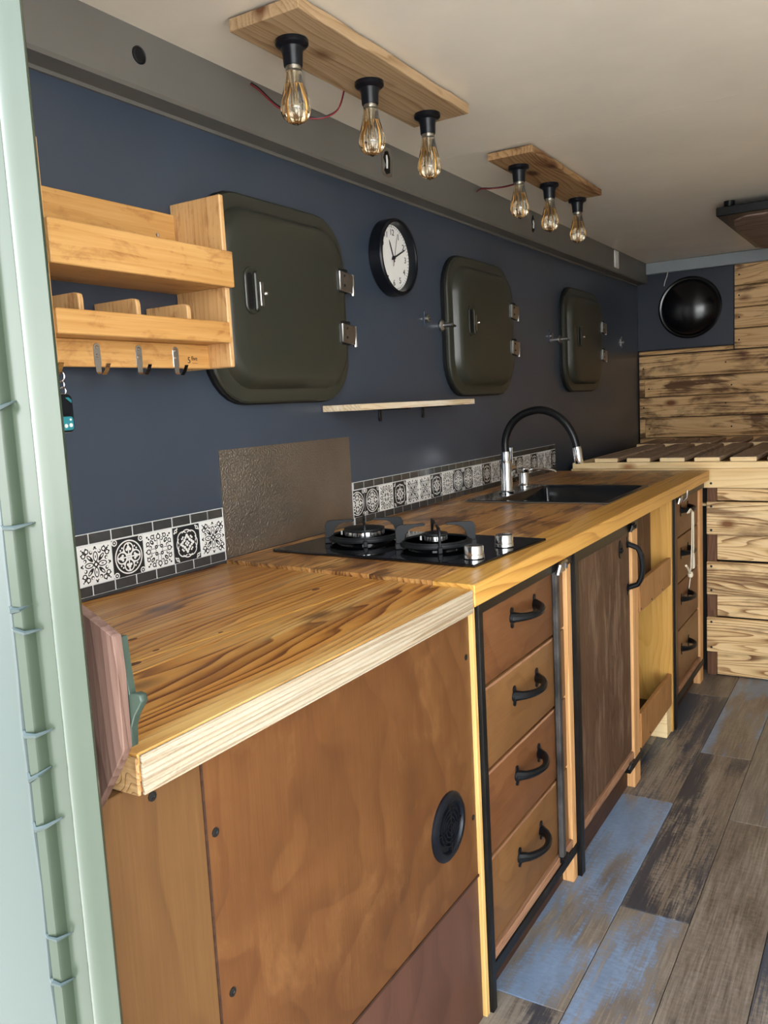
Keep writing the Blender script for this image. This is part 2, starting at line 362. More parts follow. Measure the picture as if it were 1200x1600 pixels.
def vinyl(name, tones, blue=None, amt=0.5, shift=0.0):
    """printed floor plank: worn wood with patches of old paint"""
    m, nt, b = new_mat(name)
    n2 = X(nt, noise(nt, coords(nt, (230, 7, 1)), 1.0, 4, 0.65, 0.1)); n3 = X(nt, noise(nt, coords(nt, (26, 3.0, 1)), 1.0, 5, 0.65, 0.5))
    n5 = X(nt, noise(nt, coords(nt, (60, 130, 1)), 1.0, 3, 0.6)); n6 = X(nt, noise(nt, coords(nt, (9, 1.6, 1)), 1.0, 3, 0.5, 0.3))
    f = n2 * 0.42 + n3 * 0.42 + n5 * 0.16 + n6 * 0.25 - 0.12
    col = ramp(nt, f.s, [(0.36, tones[0]), (0.50, tones[1]), (0.64, tones[2])])
    if blue is not None:
        p = X(nt, noise(nt, coords(nt, (8, 1.7, 1)), 1.0, 3, 0.55, 0.3))
        pm = p * 0.62 + n3 * 0.22 + n2 * 0.20 + n5 * 0.10 - 0.07
        tint = ramp(nt, (n5 * 0.4 + X(nt, noise(nt, coords(nt, (18, 5, 1)), 1.0, 4, 0.6)) * 0.6).s, [(0.35, tuple(c * 0.74 for c in blue)), (0.65, tuple(min(1, c * 1.12) for c in blue))])
        col = mix(nt, ramp(nt, pm.s, [(0.56 - 0.14 * amt, 0.0), (0.63 - 0.14 * amt, 0.92)]), col, tint)
    nt.links.new(col, b.inputs['Base Color']); b.inputs['Roughness'].default_value = 0.42; b.inputs['Specular IOR Level'].default_value = 0.45
    bump(nt, b, (n2 * 0.6 + n5 * 0.4).s, 0.25, 0.001)
    return m
VBROWN = (srgb(150, 138, 124), srgb(122, 109, 96), srgb(82, 70, 60))
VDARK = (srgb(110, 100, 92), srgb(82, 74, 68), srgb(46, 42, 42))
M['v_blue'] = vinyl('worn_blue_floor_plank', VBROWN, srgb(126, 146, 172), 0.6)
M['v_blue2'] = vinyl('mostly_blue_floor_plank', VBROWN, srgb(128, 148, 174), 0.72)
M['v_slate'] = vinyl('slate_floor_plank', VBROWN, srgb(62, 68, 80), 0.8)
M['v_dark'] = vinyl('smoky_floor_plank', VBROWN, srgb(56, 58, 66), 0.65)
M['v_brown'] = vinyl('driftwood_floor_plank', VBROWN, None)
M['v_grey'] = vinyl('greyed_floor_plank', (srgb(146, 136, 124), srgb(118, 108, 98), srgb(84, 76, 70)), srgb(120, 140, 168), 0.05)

def tile_mat(name, kind):
    """a printed cement-tile pattern, folded eight ways about the tile's middle; object space, tile half-size 1"""
    m, nt, b = new_mat(name)
    tc = nt.nodes.new('ShaderNodeTexCoord'); sp = nt.nodes.new('ShaderNodeSeparateXYZ'); nt.links.new(tc.outputs['Object'], sp.inputs[0])
    p = X(nt, sp.outputs['Y']) * (1 / 0.0375); q = X(nt, sp.outputs['Z']) * (1 / 0.0365)
    u, v = p.abs(), q.abs(); a, c = u.max(v), u.min(v); r = (p * p + q * q).sqrt()
    def d(x, y): dx, dy = a - x, c - y; return (dx * dx + dy * dy).sqrt()
    def disc(x, y, R): return d(x, y).lt(R)
    def ring(x, y, R, w): return (d(x, y) - R).abs().lt(w)
    def rring(R, w): return (r - R).abs().lt(w)
    sd, td = (a + c) * 0.7071, (a - c) * 0.7071
    def ell(x, y, cx, cy, rx, ry): dx, dy = (x - cx) * (1 / rx), (y - cy) * (1 / ry); return (dx * dx + dy * dy)
    if kind == 'petal':      # black flower on white
        s = ell(a, c, .40, 0, .27, .15).lt(1) - ell(a, c, .40, 0, .21, .095).lt(1) + ell(a, c, .40, 0, .08, .03).lt(1)
        s = s.max(ell(sd, td, .48, 0, .24, .10).lt(1) - ell(sd, td, .56, 0, .10, .035).lt(1)).max(r.lt(.15) - r.lt(.07))
        s = s.max(disc(.64, .26, .10) - disc(.67, .24, .06)).max(disc(.86, 0, .065)).max(disc(.79, .07, .035)).max(ell(sd, td, .84, 0, .07, .05).lt(1)).max(ell(sd, td, 1.02, 0, .09, .05).lt(1)).max(ring(.72, .52, .11, .03)).max(ell(sd, td, 1.16, 0, .04, .04).lt(1)).max(disc(.86, .56, .04))
        inv = False
    elif kind == 'quatre':   # white quatrefoil in a circle on black
        s = rring(.86, .035).max(ring(.44, 0, .30, .035)).max(disc(.50, 0, .10)).max(disc(.40, .11, .075)).max(disc(.66, 0, .06)).max(disc(.36, .30, .06)).max(c.lt(.035) * a.lt(.45)).max(rring(.13, .035)).max(disc(.52, .40, .05)).max(ring(.86, .86, .14, .03)).max(disc(.86, .86, .05)).max(disc(.78, .60, .0))
        inv = True
    elif kind == 'lace':     # black lace on white
        s = (ell(a, c, .42, .0, .22, .13).lt(1) - ell(a, c, .42, 0, .19, .10).lt(1)).max(disc(.19, .19, .11) - disc(.19, .19, .035)).max(ell(sd, td, .68, 0, .16, .10).lt(1) - ell(sd, td, .70, 0, .07, .03).lt(1))
        s = s.max(disc(.60, .22, .10) - disc(.62, .20, .065)).max(ring(.74, .0, .12, .03)).max(disc(.90, 0, .045)).max(ring(.76, .42, .10, .03)).max(ell(sd, td, .96, 0, .07, .045).lt(1)).max(ell(sd, td, 1.12, 0, .06, .06).lt(1)).max(disc(.86, .30, .035))
        inv = False
    else:                    # white star in a lobed frame on black
        s = ring(.36, .0, .42, .03) * d(.30, .30).gt(.32) * a.gt(.5)
        s = s.max(ring(.30, .30, .40, .03) * (r - .62).gt(0)).max(disc(.20, .20, .09)).max(disc(.34, .10, .08)).max(disc(.46, .0, .09)).max(disc(.38, .30, .06)).max(disc(.10, 0, .07)).max(disc(.80, .80, .11) - disc(.80, .80, .05)).max(disc(.92, .70, .05)).max(disc(.68, .88, .0))
        inv = True
    ink = srgb(40, 40, 41); wht = srgb(222, 221, 217)
    s = s.clamp()
    nt.links.new(mix(nt, s.s, ink if inv else wht, wht if inv else ink), b.inputs['Base Color'])
    b.inputs['Roughness'].default_value = 0.22; b.inputs['Specular IOR Level'].default_value = 0.4
    return m
TILES = [tile_mat('petal_print_tile', 'petal'), tile_mat('quatrefoil_print_tile', 'quatre'), tile_mat('lace_print_tile', 'lace'), tile_mat('star_print_tile', 'star')]

# ================================================================ THE SETTING
CEIL, YB, YN, XR = 1.875, 4.90, 0.50, 2.15
mk('ground', bx(-12, 14, -14, 12, -0.95, -0.90), M['ground'], kind='structure', label='grey yard ground outside the vehicle')
mk('wall_left', bx(-0.05, 0.0, YN, YB + .05, -0.05, CEIL + .03), M['wall'], kind='structure')
mk('wall_right', bx(XR, XR + .05, YN, YB + .05, -.05, CEIL + .03), M['sidewall'], kind='structure')

# ceiling boards
ceil = thing('ceiling', None, None, (1.05, 2.7, CEIL), kind='structure')
mk('ceiling_board', bx(-.05, XR + .05, YN, 2.3058, CEIL, CEIL + .03), M['ceiling'], ceil)
mk('ceiling_board', bx(-.05, XR + .05, 2.3068, YB + .05, CEIL, CEIL + .03), M['ceiling'], ceil)
mk('backing', bx(-.05, XR + .05, YN, YB + .05, CEIL + .03, CEIL + .06), M['ceiling'], ceil)
# painted ceiling cove along the left wall
cove = mk('trim_1', prism([(0, 1.765), (.052, 1.765), (.057, 1.771), (.055, CEIL), (0, CEIL)], 'Y', YN, YB), M['cove'], kind='structure')
mk('cove_lip', prism([(.0, 1.758), (.006, 1.758), (.006, 1.765), (.0, 1.765)], 'Y', YN, YB), M['cove'], cove)
mk('trim_2', bx(.058, XR, YB - .045, YB - .006, 1.812, CEIL - .002, .003), M['trimgrey'], kind='structure')

# back wall: dark backing, navy panel, scorched cladding board by board
wb = thing('wall_back', None, None, (1.0, YB, 0), kind='structure')
mk('backing', bx(-.05, XR + .05, YB + .012, YB + .06, -.05, CEIL + .03), M['dark'], wb)
mk('navy_panel', bx(0, .507, YB - .004, YB + .012, 1.40, CEIL, .001), M['navy'], wb)
def clad(x0, x1, z0, z1, nails=True):
    g = .004
    p = mk('plank', prism([(YB + .011, z0), (YB - .002, z0), (YB - .006, z0 + .006), (YB - .006, z1 - g - .006), (YB + .002, z1 - g), (YB + .011, z1 - g)], 'X', x0, x1), M['plankwall'], wb)
    if nails:
        for nx in (x0 + .022, x0 + .46 if x0 < .3 else x0 + .5):
            if nx < x1: mk('nail', lathe([(.0045, 0), (.004, .0015), (0, .002)], (nx, YB - .006, (z0 + z1) / 2 + random.uniform(-.01, .01)), 'Y', 8, sign=-1), M['screw'], p)
    return p
zs = [1.82, 1.707, 1.593, 1.483, 1.375]
for z1, z0 in zip(zs, zs[1:]):
    if z0 > 1.38: clad(.511, XR, z0, z1)
clad(.511, XR, 1.375, 1.483)
clad(.006, .505, 1.375, 1.399, False)
zs = [1.373, 1.245, 1.14, 1.023, .91, .80, .69]
for i, (z1, z0) in enumerate(zip(zs, zs[1:])):
    if i in (1, 3): clad(.006, .034, z0, z1, False); clad(.036, XR, z0, z1)
    else: clad(.006, XR, z0, z1)

# floor: printed planks 0.153 x 0.937
fl = thing('floor', None, None, (1.0, 2.5, -.02), kind='structure')
mk('subfloor', bx(-.05, XR + .05, .30, YB + .05, -.06, -.006), M['dark'], fl)
PW, PL = .1532, .937
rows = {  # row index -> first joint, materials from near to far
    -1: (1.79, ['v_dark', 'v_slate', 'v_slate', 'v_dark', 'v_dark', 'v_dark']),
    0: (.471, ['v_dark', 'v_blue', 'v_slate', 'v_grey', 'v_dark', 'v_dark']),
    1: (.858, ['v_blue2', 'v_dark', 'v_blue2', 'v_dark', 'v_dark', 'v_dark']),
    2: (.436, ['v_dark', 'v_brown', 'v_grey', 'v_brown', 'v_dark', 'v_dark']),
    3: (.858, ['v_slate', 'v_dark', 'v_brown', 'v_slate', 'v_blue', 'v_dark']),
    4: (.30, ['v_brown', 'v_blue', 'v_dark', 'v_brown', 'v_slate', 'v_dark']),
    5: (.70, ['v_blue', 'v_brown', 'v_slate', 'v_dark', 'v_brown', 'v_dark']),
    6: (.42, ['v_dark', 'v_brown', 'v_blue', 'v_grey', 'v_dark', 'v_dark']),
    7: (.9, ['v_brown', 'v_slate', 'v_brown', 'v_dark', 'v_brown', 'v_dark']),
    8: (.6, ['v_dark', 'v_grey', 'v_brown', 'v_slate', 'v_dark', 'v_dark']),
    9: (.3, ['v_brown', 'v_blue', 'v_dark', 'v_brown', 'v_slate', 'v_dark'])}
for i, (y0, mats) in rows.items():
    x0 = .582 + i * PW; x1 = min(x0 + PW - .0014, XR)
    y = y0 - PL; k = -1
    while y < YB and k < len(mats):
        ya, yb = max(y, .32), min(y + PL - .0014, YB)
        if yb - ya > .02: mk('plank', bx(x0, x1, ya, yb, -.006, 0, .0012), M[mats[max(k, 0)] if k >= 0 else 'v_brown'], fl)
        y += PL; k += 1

# rear body wall with the green door-opening edge
rear = thing('wall_rear', None, None, (.4, .45, -.9), kind='structure')
zt, zb2 = 2.35, -.9
mk('outer_panel', bx(-.12, .586, .447, .498, zb2, zt), M['teal_panel'], rear)
mk('seam_bead', prism([(.586, .452), (.589, .445), (.595, .441), (.601, .445), (.604, .453), (.602, .490), (.586, .490)], 'Z', zb2, zt), M['green'], rear)
mk('channel', prism([(.602, .455), (.630, .458), (.638, .462), (.634, .474), (.602, .485)], 'Z', zb2, zt), M['green'], rear)
pts = [(.630, .474), (.638, .458)] + [(.651 + .0135 * math.cos(a), .453 + .0115 * math.sin(a)) for a in [PI + k * PI / 8 for k in range(1, 8)]] + [(.666, .450), (.669, .453), (.667, .457), (.640, .472)]
mk('opening_edge', prism(pts, 'Z', zb2, zt), M['green'], rear)
mk('seam_sealant', tube([(.590 + random.uniform(-.002, .002), .444, z) for z in [zb2 + .05 * k for k in range(66)]], .0032, 6), M['sealant'], rear)
mk('channel_sealant', tube([(.6385 + random.uniform(-.0008, .0008), .4615, z) for z in [zb2 + .05 * k for k in range(66)]], .0016, 6), M['sealant'], rear)
for z in (1.095, 1.01, .985, .905, .86, .80, .71, .67, 1.17):
    zz = z + random.uniform(-.012, .012); w = random.uniform(.004, .018); q = random.uniform(-.006, .006)
    mk('sealant_smear', tube([(.587, .4445, zz + q), (.596, .4405, zz - .003), (.598 + w * .5, .4435, zz - .003 + q), (.599 + w, .4550, zz + q * 1.5)], [.0018, random.uniform(.0016, .0034), .0022, .0008], 6), M['sealant'], rear)
mk('body_side', bx(-.12, -.055, .445, YB + .06, zb2, zt), M['teal_panel'], rear)

# wedge-ended timber stop and dark green striker on the opening edge
mk('timber_stop', prism([(.610, 1.014), (.652, .994), (.675, .982), (.677, .950), (.676, .880), (.672, .873), (.656, .849), (.630, .813), (.610, .813)], 'Y', .479, .489, .0008), M['pinkwood'],
   label='pinkish weathered timber block with cut corners beside the green door edge', cat='block')
mk('striker_plate', prism([(.655, .978), (.6725, .979), (.674, .955), (.677, .927), (.684, .929), (.690, .928), (.6915, .922), (.681, .908), (.6755, .896), (.674, .878), (.666, .874), (.655, .874)], 'Y', .4895, .498, .0008), M['olive'],
   label='dark green toothed metal striker plate behind the timber block', cat='striker plate')

# ================================================================ WORKTOPS
ZA, ZB = .845, .852
wa = thing('worktop', 'honey pine worktop slab nearest the door with pale sawn front edge', 'worktop', (.32, .95, .785))
def seam_y(x): return 1.364 - .108 * x
xsA = [.004, .150, .300, .425, .628]
for a, b in zip(xsA, xsA[1:]):
    g = .0006
    mk('board', prism([(a, .535 + (.004 if a < .4 else 0)), (b - g, .535), (b - g, seam_y(b) - .004), (a, seam_y(a) - .004)], 'Z', ZA - .040, ZA, .0012), M['counterA'], wa)
mk('scuffed_seam', prism([(.3535, .540), (.3555, .540), (.4315, 1.12), (.434, 1.29), (.4305, 1.29), (.4265, 1.12)], 'Z', ZA - .001, ZA + .0003), M['counterF'], wa, label='pale scuffed glue line')
for kx_, ky_, kr in ((.293, .833, .007), (.371, .805, .005), (.392, .745, .010), (.360, 1.204, .008), (.395, .912, .004)):
    mk('knot', prism([(kx_ + kr * .6 * math.cos(a), ky_ + kr * 1.3 * math.sin(a)) for a in [2 * PI * k / 14 for k in range(14)]], 'Z', ZA - .001, ZA + .0002), M['bedpost'], wa)
mk('sawn_edge', bx(.628, .632, .536, seam_y(.63) - .004, ZA - .042, ZA - .0015, .001), M['rawpine'], wa, label='pale rough sawn front edge')
mk('sawn_end', bx(.44, .629, .531, .535, ZA - .042, ZA - .003, .0012), M['endgrain'], wa, label='rough sawn end grain')
wb_ = thing('worktop', 'scorched pine worktop slab holding hob and sink', 'worktop', (.32, 2.4, .80))
YF = 3.470
def boardB(a, b, y0, y1, mat='counterB'):
    n0 = (lambda x: seam_y(x)) if y0 is None else (lambda x: y0)
    return mk('board', prism([(a, n0(a)), (b - .0005, n0(b)), (b - .0005, y1), (a, y1)], 'Z', ZB - .040, ZB, .0016), M[mat], wb_)
SX0, SX1, SY0, SY1 = .098, .545, 2.395, 2.862    # hole for the sink
boardB(.004, SX0, None, YF); boardB(SX0, .250, None, SY0); boardB(.250, .400, None, SY0); boardB(.400, SX1, None, SY0)
boardB(SX0, .250, SY1, YF); boardB(.250, .400, SY1, YF); boardB(.400, SX1, SY1, YF)
boardB(SX1, .634, None, YF, 'counterF')

# ================================================================ CABINETS
def handle_bm(y0, y1, z, x, out=.036, r=.0082):
    """bow handle along Y with two flared feet"""
    n = 12; pts = []
    for k in range(n + 1):
        t = k / n; pts.append((x + out * math.sin(PI * t) ** .55, y0 + (y1 - y0) * t, z))
    rs = [r * (1.15 - .3 * math.sin(PI * k / n)) + (.002 if k in (0, n) else 0) for k in range(n + 1)]
    b = tube(pts, rs, 10)
    for y in (y0, y1):
        lathe([(.012, 0), (.012, .002), (.009, .005), (.007, .007)], (x, y, z), 'X', 12, bm=b)
        t = lathe([(.0075, 0), (.0075, .0025), (.004, .003), (0, .003)], (x, y, z + .014), 'X', 10); add(b, t)
        t = lathe([(.0075, 0), (.0075, .0025), (.004, .003), (0, .003)], (x, y, z - .014), 'X', 10); add(b, t)
    return b
def screw(par, x, y, z, r=.0045, axis='X', sign=1):
    return mk('screw', lathe([(r, 0), (r, .0012), (r * .5, .0015), (r * .4, .0006), (0, .0006)], (x, y, z), axis, 10, sign=sign), M['screw'], par)
def eyelet_latch(x, y, z, s=1.0):
    """a bent hook-and-eye catch"""
    b = tube([(x, y - .020 * s, z - .012 * s), (x + .004, y - .016 * s, z + .004 * s), (x + .006, y - .004 * s, z + .010 * s), (x + .006, y + .010 * s, z + .008 * s), (x + .004, y + .014 * s, z - .004 * s)], .0042 * s, 8)
    bx(x - .002, x + .004, y - .012 * s, y + .014 * s, z - .010 * s, z + .008 * s, .001, bm=b)
    return b

# --- near end cabinet
c1 = thing('end_cabinet', 'brown stained plywood end cabinet with round black vent under near worktop', 'cabinet', (.3, .95, 0))
mk('end_board', bx(.588, .604, .502, .6395, .0, ZA - .0425, .001), M['plyleft'], c1)
mk('front_panel', bx(.588, .604, .6415, 1.3265, .292, ZA - .0425, .001), M['ply'], c1)
mk('lower_panel', bx(.588, .603, .6415, 1.3265, .0, .289, .0015), M['plydark'], c1, label='purplish brown lower panel')
mk('seam_batten', bx(.600, .6055, .6390, .6418, .0, ZA - .043), M['kick'], c1)
mk('panel_lip', bx(.600, .606, .6415, 1.3265, .2885, .2925), M['kick'], c1)
mk('near_side', bx(.02, .588, .502, .517, .0, ZA - .0425, .001), M['bedpost'], c1)
mk('raw_edge_panel', bx(.36, .610, 1.3285, 1.3415, .0, ZB - .0415, .001), M['plyedge'], c1, label='yellow raw plywood edge')
for y, z in ((.569, .782), (.655, .701), (1.311, .715), (1.314, .410), (.662, .50)): screw(c1, .604, y, z, .0055)
VY, VZ, VR = 1.213, .441, .060
vent = mk('vent', lathe([(VR, 0), (VR, .004), (VR - .006, .008), (VR - .014, .008), (VR - .017, .003), (VR - .017, .0012), (0, .0010)], (.604, VY, VZ), 'X', 36), M['black'], c1, label='round black plastic vent')
for rr in (.034, .026, .018, .010):
    mk('vent_ring', lathe([(rr, .001), (rr, .0065), (rr - .0022, .0065), (rr - .0022, .001), (rr, .001)], (.604, VY, VZ), 'X', 28), M['black'], vent)
mk('vent_bar', bx(.605, .6115, VY - .0015, VY + .0015, VZ - .042, VZ + .042), M['matblack'], vent)
mk('vent_bar', bx(.605, .6105, VY - .042, VY + .042, VZ - .0012, VZ + .0012), M['matblack'], vent)

# --- drawer cabinets
def drawer_cabinet(y0, ys, yd0, yd1, yb0, yb1, yp0, yp1, zcuts, label, string=False):
    """y0 stile start, ys stile end, yd0..yd1 drawers, yb lock bar, yp pine post"""
    c = thing('drawer_cabinet', label, 'cabinet', (.3, (y0 + yp1) / 2, 0))
    TOP = ZB - .0415
    mk('stile', bx(.575, .617 if not string else .627, y0, ys, .0, TOP, .0015), M['iron'], c)
    mk('top_rail', bx(.585, .616, ys, yp1 + .002, TOP - .026, TOP, .001), M['iron'], c)
    mk('carcass', bx(.02, .580, y0, yp1, .10, TOP), M['kick'], c)
    for i, (zl, zh) in enumerate(zcuts):
        d = mk('drawer', bx(.580, .604, yd0, yd1, zl, zh, .0022, 2), M['drawer' if i % 2 == 0 else 'drawer2'], c)
        ym = (yd0 + yb0) / 2 + .03 if not string else 3.150; L = .062 if not string else .060
        hz = (zl + zh) / 2 + .02
        if i: mk('worn_edge', bx(.598, .6052, yd0 + .002, yb0, zh - .006, zh - .0005, .0008), M['railwood'], d)
        mk('handle', handle_bm(ym - L, ym + L, hz, .604), M['matblack'], d, label='black bow handle')
    mk('bottom_rail', bx(.580, .612, ys, yp0, .092, .112, .002), M['railwood'], c)
    mk('rail_edge', bx(.578, .6135, ys, yp1, .066, .090, .001), M['iron'], c)
    mk('kick_board', bx(.565, .584, ys, yp0, .0, .068), M['kick'], c)
    mk('lock_bar', bx(.607, .619, yb0, yb1, .105, TOP - .024, .0025), M['bariron' if not string else 'bedpost'], c, label='scuffed grey locking bar')
    mk('post', bx(.560, .611, yp0, yp1, .0, TOP - .026, .0015), M['post'], c)
    return c
ZC = [(.638, .792), (.472, .633), (.299, .467), (.115, .294)]
c2 = drawer_cabinet(1.343, 1.362, 1.366, 1.830, 1.746, 1.767, 1.836, 1.866, ZC, 'rust brown cabinet of four drawers between end cabinet and dark door')
mk('latch', eyelet_latch(.622, 1.772, .793, 1.25), M['zinc'], c2)
mk('latch_bolt', bx(.606, .622, 1.742, 1.778, .098, .112, .002), M['iron'], c2)

# --- door cabinet
c3 = thing('door_cabinet', 'cabinet with tall dark weathered door and black pull handle', 'cabinet', (.3, 2.15, 0))
TOP = ZB - .0415
mk('stile', bx(.560, .621, 1.8685, 1.896, .0, TOP, .0015), M['iron'], c3)
mk('stile_strip', bx(.590, .612, 1.8965, 1.906, .03, TOP - .02, .001), M['matblack'], c3)
mk('top_rail', bx(.585, .615, 1.8965, 2.460, TOP - .034, TOP, .001), M['iron'], c3)
mk('carcass', bx(.02, .585, 1.870, 2.384, .10, TOP), M['kick'], c3)
door = mk('door', bx(.586, .606, 1.908, 2.392, .118, TOP - .036, .0015), M['doorbrown'], c3)
pts = [(.606, 2.374, .742)] + [(.606 + .042 * math.sin(PI * k / 12) ** .32, 2.377, .742 - .128 * k / 12) for k in range(1, 12)] + [(.606, 2.374, .614)]
b = tube(pts, .0078, 10)
for z in (.742, .614): lathe([(.013, 0), (.013, .002), (.008, .005)], (.606, 2.374, z), 'X', 12, bm=b); lathe([(.008, 0), (.008, .002), (0, .003)], (.606, 2.374, z + (.014 if z > .7 else -.014)), 'X', 10, bm=b)
mk('handle', b, M['matblack'], door, label='black upright pull handle')
mk('keyhole_plate', prism([(2.300 + .017 * math.cos(a), .738 + .026 * math.sin(a)) for a in [2 * PI * k / 16 for k in range(16)]], 'X', .606, .6085), M['iron'], door)
mk('keyhole_boss', lathe([(.007, 0), (.007, .005), (.004, .006), (0, .004)], (.6085, 2.300, .735), 'X', 12), M['iron'], door)
mk('post', bx(.560, .613, 2.396, 2.459, .0, TOP - .034, .0015), M['post'], c3)
mk('bottom_rail', bx(.580, .612, 1.908, 2.394, .092, .114, .002), M['railwood'], c3)
mk('rail_edge', bx(.590, .6145, 2.34, 2.459, .066, .090, .001), M['iron'], c3)
mk('kick_board', bx(.570, .590, 1.8965, 2.396, .0, .090), M['kick'], c3)
mk('latch', eyelet_latch(.618, 2.385, .790, 1.0), M['iron'], c3)
mk('lower_catch', eyelet_latch(.612, 2.345, .092, .7), M['bariron'], c3)

# --- open cabinet
c4_ = thing('open_cabinet', 'doorless yellow plywood cabinet with two front boards beside dark door', 'cabinet', (.3, 2.65, 0))
mk('side_panel', bx(.06, .620, 2.866, 2.884, .0, TOP, .001), M['yellowply'], c4_, label='yellow varnished plywood side')
mk('side_panel', bx(.06, .590, 2.461, 2.472, .0, .665, .001), M['tanply'], c4_)
mk('back_panel', bx(.542, .552, 2.473, 2.865, .46, TOP, .001), M['doorbrown'], c4_, label='dark brown back panel')
mk('lower_back_panel', bx(.44, .452, 2.473, 2.865, .02, .60, .001), M['kick'], c4_)
mk('shelf_floor', bx(.452, .600, 2.473, 2.865, .090, .105, .001), M['kick'], c4_)
mk('front_board', bx(.604, .618, 2.462, 2.864, .520, .612, .0015), M['tanply'], c4_)
mk('front_board', bx(.604, .618, 2.462, 2.864, .098, .208, .0015), M['tanply'], c4_)
for y, z in ((2.47, .530), (2.60, .530), (2.74, .530), (2.56, .112)): screw(c4_, .618, y, z, .003)
mk('foot', bx(.55, .615, 2.80, 2.865, .0, .0975, .002), M['palepine'], c4_)
mk('rear_kick', bx(.52, .53, 2.473, 2.81, .0, .09), M['kick'], c4_)

c5 = drawer_cabinet(2.886, 2.910, 2.975, 3.395, 2.925, 2.968, 3.402, 3.458, [(.652, .792), (.486, .647), (.314, .481), (.115, .309)],
                    'narrow brown cabinet of four drawers beside the slatted bed', True)
mk('latch', eyelet_latch(.622, 2.985, .795, 1.1), M['zinc'], c5)
mk('latch_pin', tube([(.626, 3.02, .785), (.639, 3.02, .798), (.641, 3.02, .824)], .0035, 8), M['zinc'], c5)
# string on the top handle of the far drawers
hy = 3.050; hz = (.652 + .792) / 2 + .02
st = thing('string_loop', 'cream cotton string loop hung on top handle of far drawers', 'string', (.645, hy + .02, .45))
def strand(pts, r=.0022): return tube(pts, r, 6)
mk('strand', strand([(.632, hy + .012, hz - .006), (.641, hy + .013, hz + .010), (.648, hy + .015, hz - .004), (.646, hy + .018, .62), (.642, hy + .020, .54), (.640, hy + .018, .520)]), M['cotton'], st)
mk('strand', strand([(.636, hy + .020, hz - .006), (.643, hy + .020, hz + .010), (.651, hy + .022, hz - .004), (.650, hy + .030, .62), (.644, hy + .048, .56), (.642, hy + .055, .530)]), M['cotton'], st)
mk('knot', lathe([(0, -.012), (.008, -.008), (.010, 0), (.007, .009), (0, .012)], (.641, hy + .018, .515), 'Z', 10), M['cotton'], st)
mk('tail', strand([(.641, hy + .016, .518), (.640, hy - .020, .545), (.640, hy - .050, .560)], .0042), M['cotton'], st)
mk('tail', strand([(.641, hy + .018, .508), (.640, hy + .010, .490), (.640, hy - .006, .470)], .0016), M['cotton'], st)
mk('tail', strand([(.642, hy + .055, .585), (.642, hy + .060, .545), (.641, hy + .062, .530)], .0062), M['cotton'], st)

# ================================================================ BED
bed = thing('slatted_bed', 'pale timber bed platform with plank front and smoky slats', 'bed', (1.1, 4.2, 0))
BY = 3.515
XB1 = XR - .02
mk('front_rail', bx(.070, XB1, BY - .012, BY + .02, .856, .882, .002), M['palepine'], bed)
mk('top_board', bx(.060, XB1, BY, BY + .02, .777, .855, .0015), M['palepine'], bed)
for z0, z1 in ((.588, .720), (.342, .476), (.104, .246)):
    p = mk('front_plank', bx(.614, XB1, BY + .002, BY + .022, z0, z1, .002), M['plankbed'], bed)
    for nz in (z0 + .018, z1 - .018): mk('nail', lathe([(.005, 0), (.004, .0015), (0, .002)], (.632, BY + .002, nz), 'Y', 8, sign=-1), M['screw'], p)
mk('nail', lathe([(.005, 0), (.004, .0015), (0, .002)], (.632, BY, .795), 'Y', 8, sign=-1), M['screw'], bed)
for z0, z1 in ((.724, .774), (.483, .584), (.250, .339), (.004, .101)):
    mk('recessed_plank', bx(.651, XB1, BY + .024, BY + .044, z0, z1, .0015), M['plankbed'], bed)
mk('post', bx(.612, .650, BY + .0225, BY + .075, .0, .776, .002), M['bedpost'], bed)
mk('dark_lining', bx(.10, XB1, BY + .078, BY + .085, .0, .776), M['dark'], bed)
mk('side_rail', bx(.070, .100, BY + .02, YB - .012, .856, .880, .002), M['palepine'], bed)
mk('middle_rail', bx(.10, XB1, 4.24, 4.42, .850, .872, .002), M['palepine'], bed)
mk('back_rail', bx(.10, XB1, 4.80, 4.88, .850, .872, .002), M['palepine'], bed)
mk('under_board', bx(.10, XB1, BY + .03, 4.87, .70, .71), M['palepine'], bed)
slat_me = None
for row, (ya, yb, xo, z) in enumerate(((BY - .008, 4.40, .045, .882), (4.42, 4.885, -.015, .884))):
    me = mesh_of('slat', bx(-.050, .050, 0, yb - ya, 0, .019, .005), M['slat'])
    cap = mesh_of('slat_end', bx(-.047, .047, -.001, .0, .002, .017), M['palepine'])
    k = 0
    while .17 + xo + k * .1345 < XB1 - .06:
        x = .17 + xo + k * .1345
        s_ = inst('slat', me, (x, ya, z), bed, (0, 0, random.uniform(-.01, .01)))
        e_ = inst('slat_end', cap, (x, ya, z), s_)
        k += 1


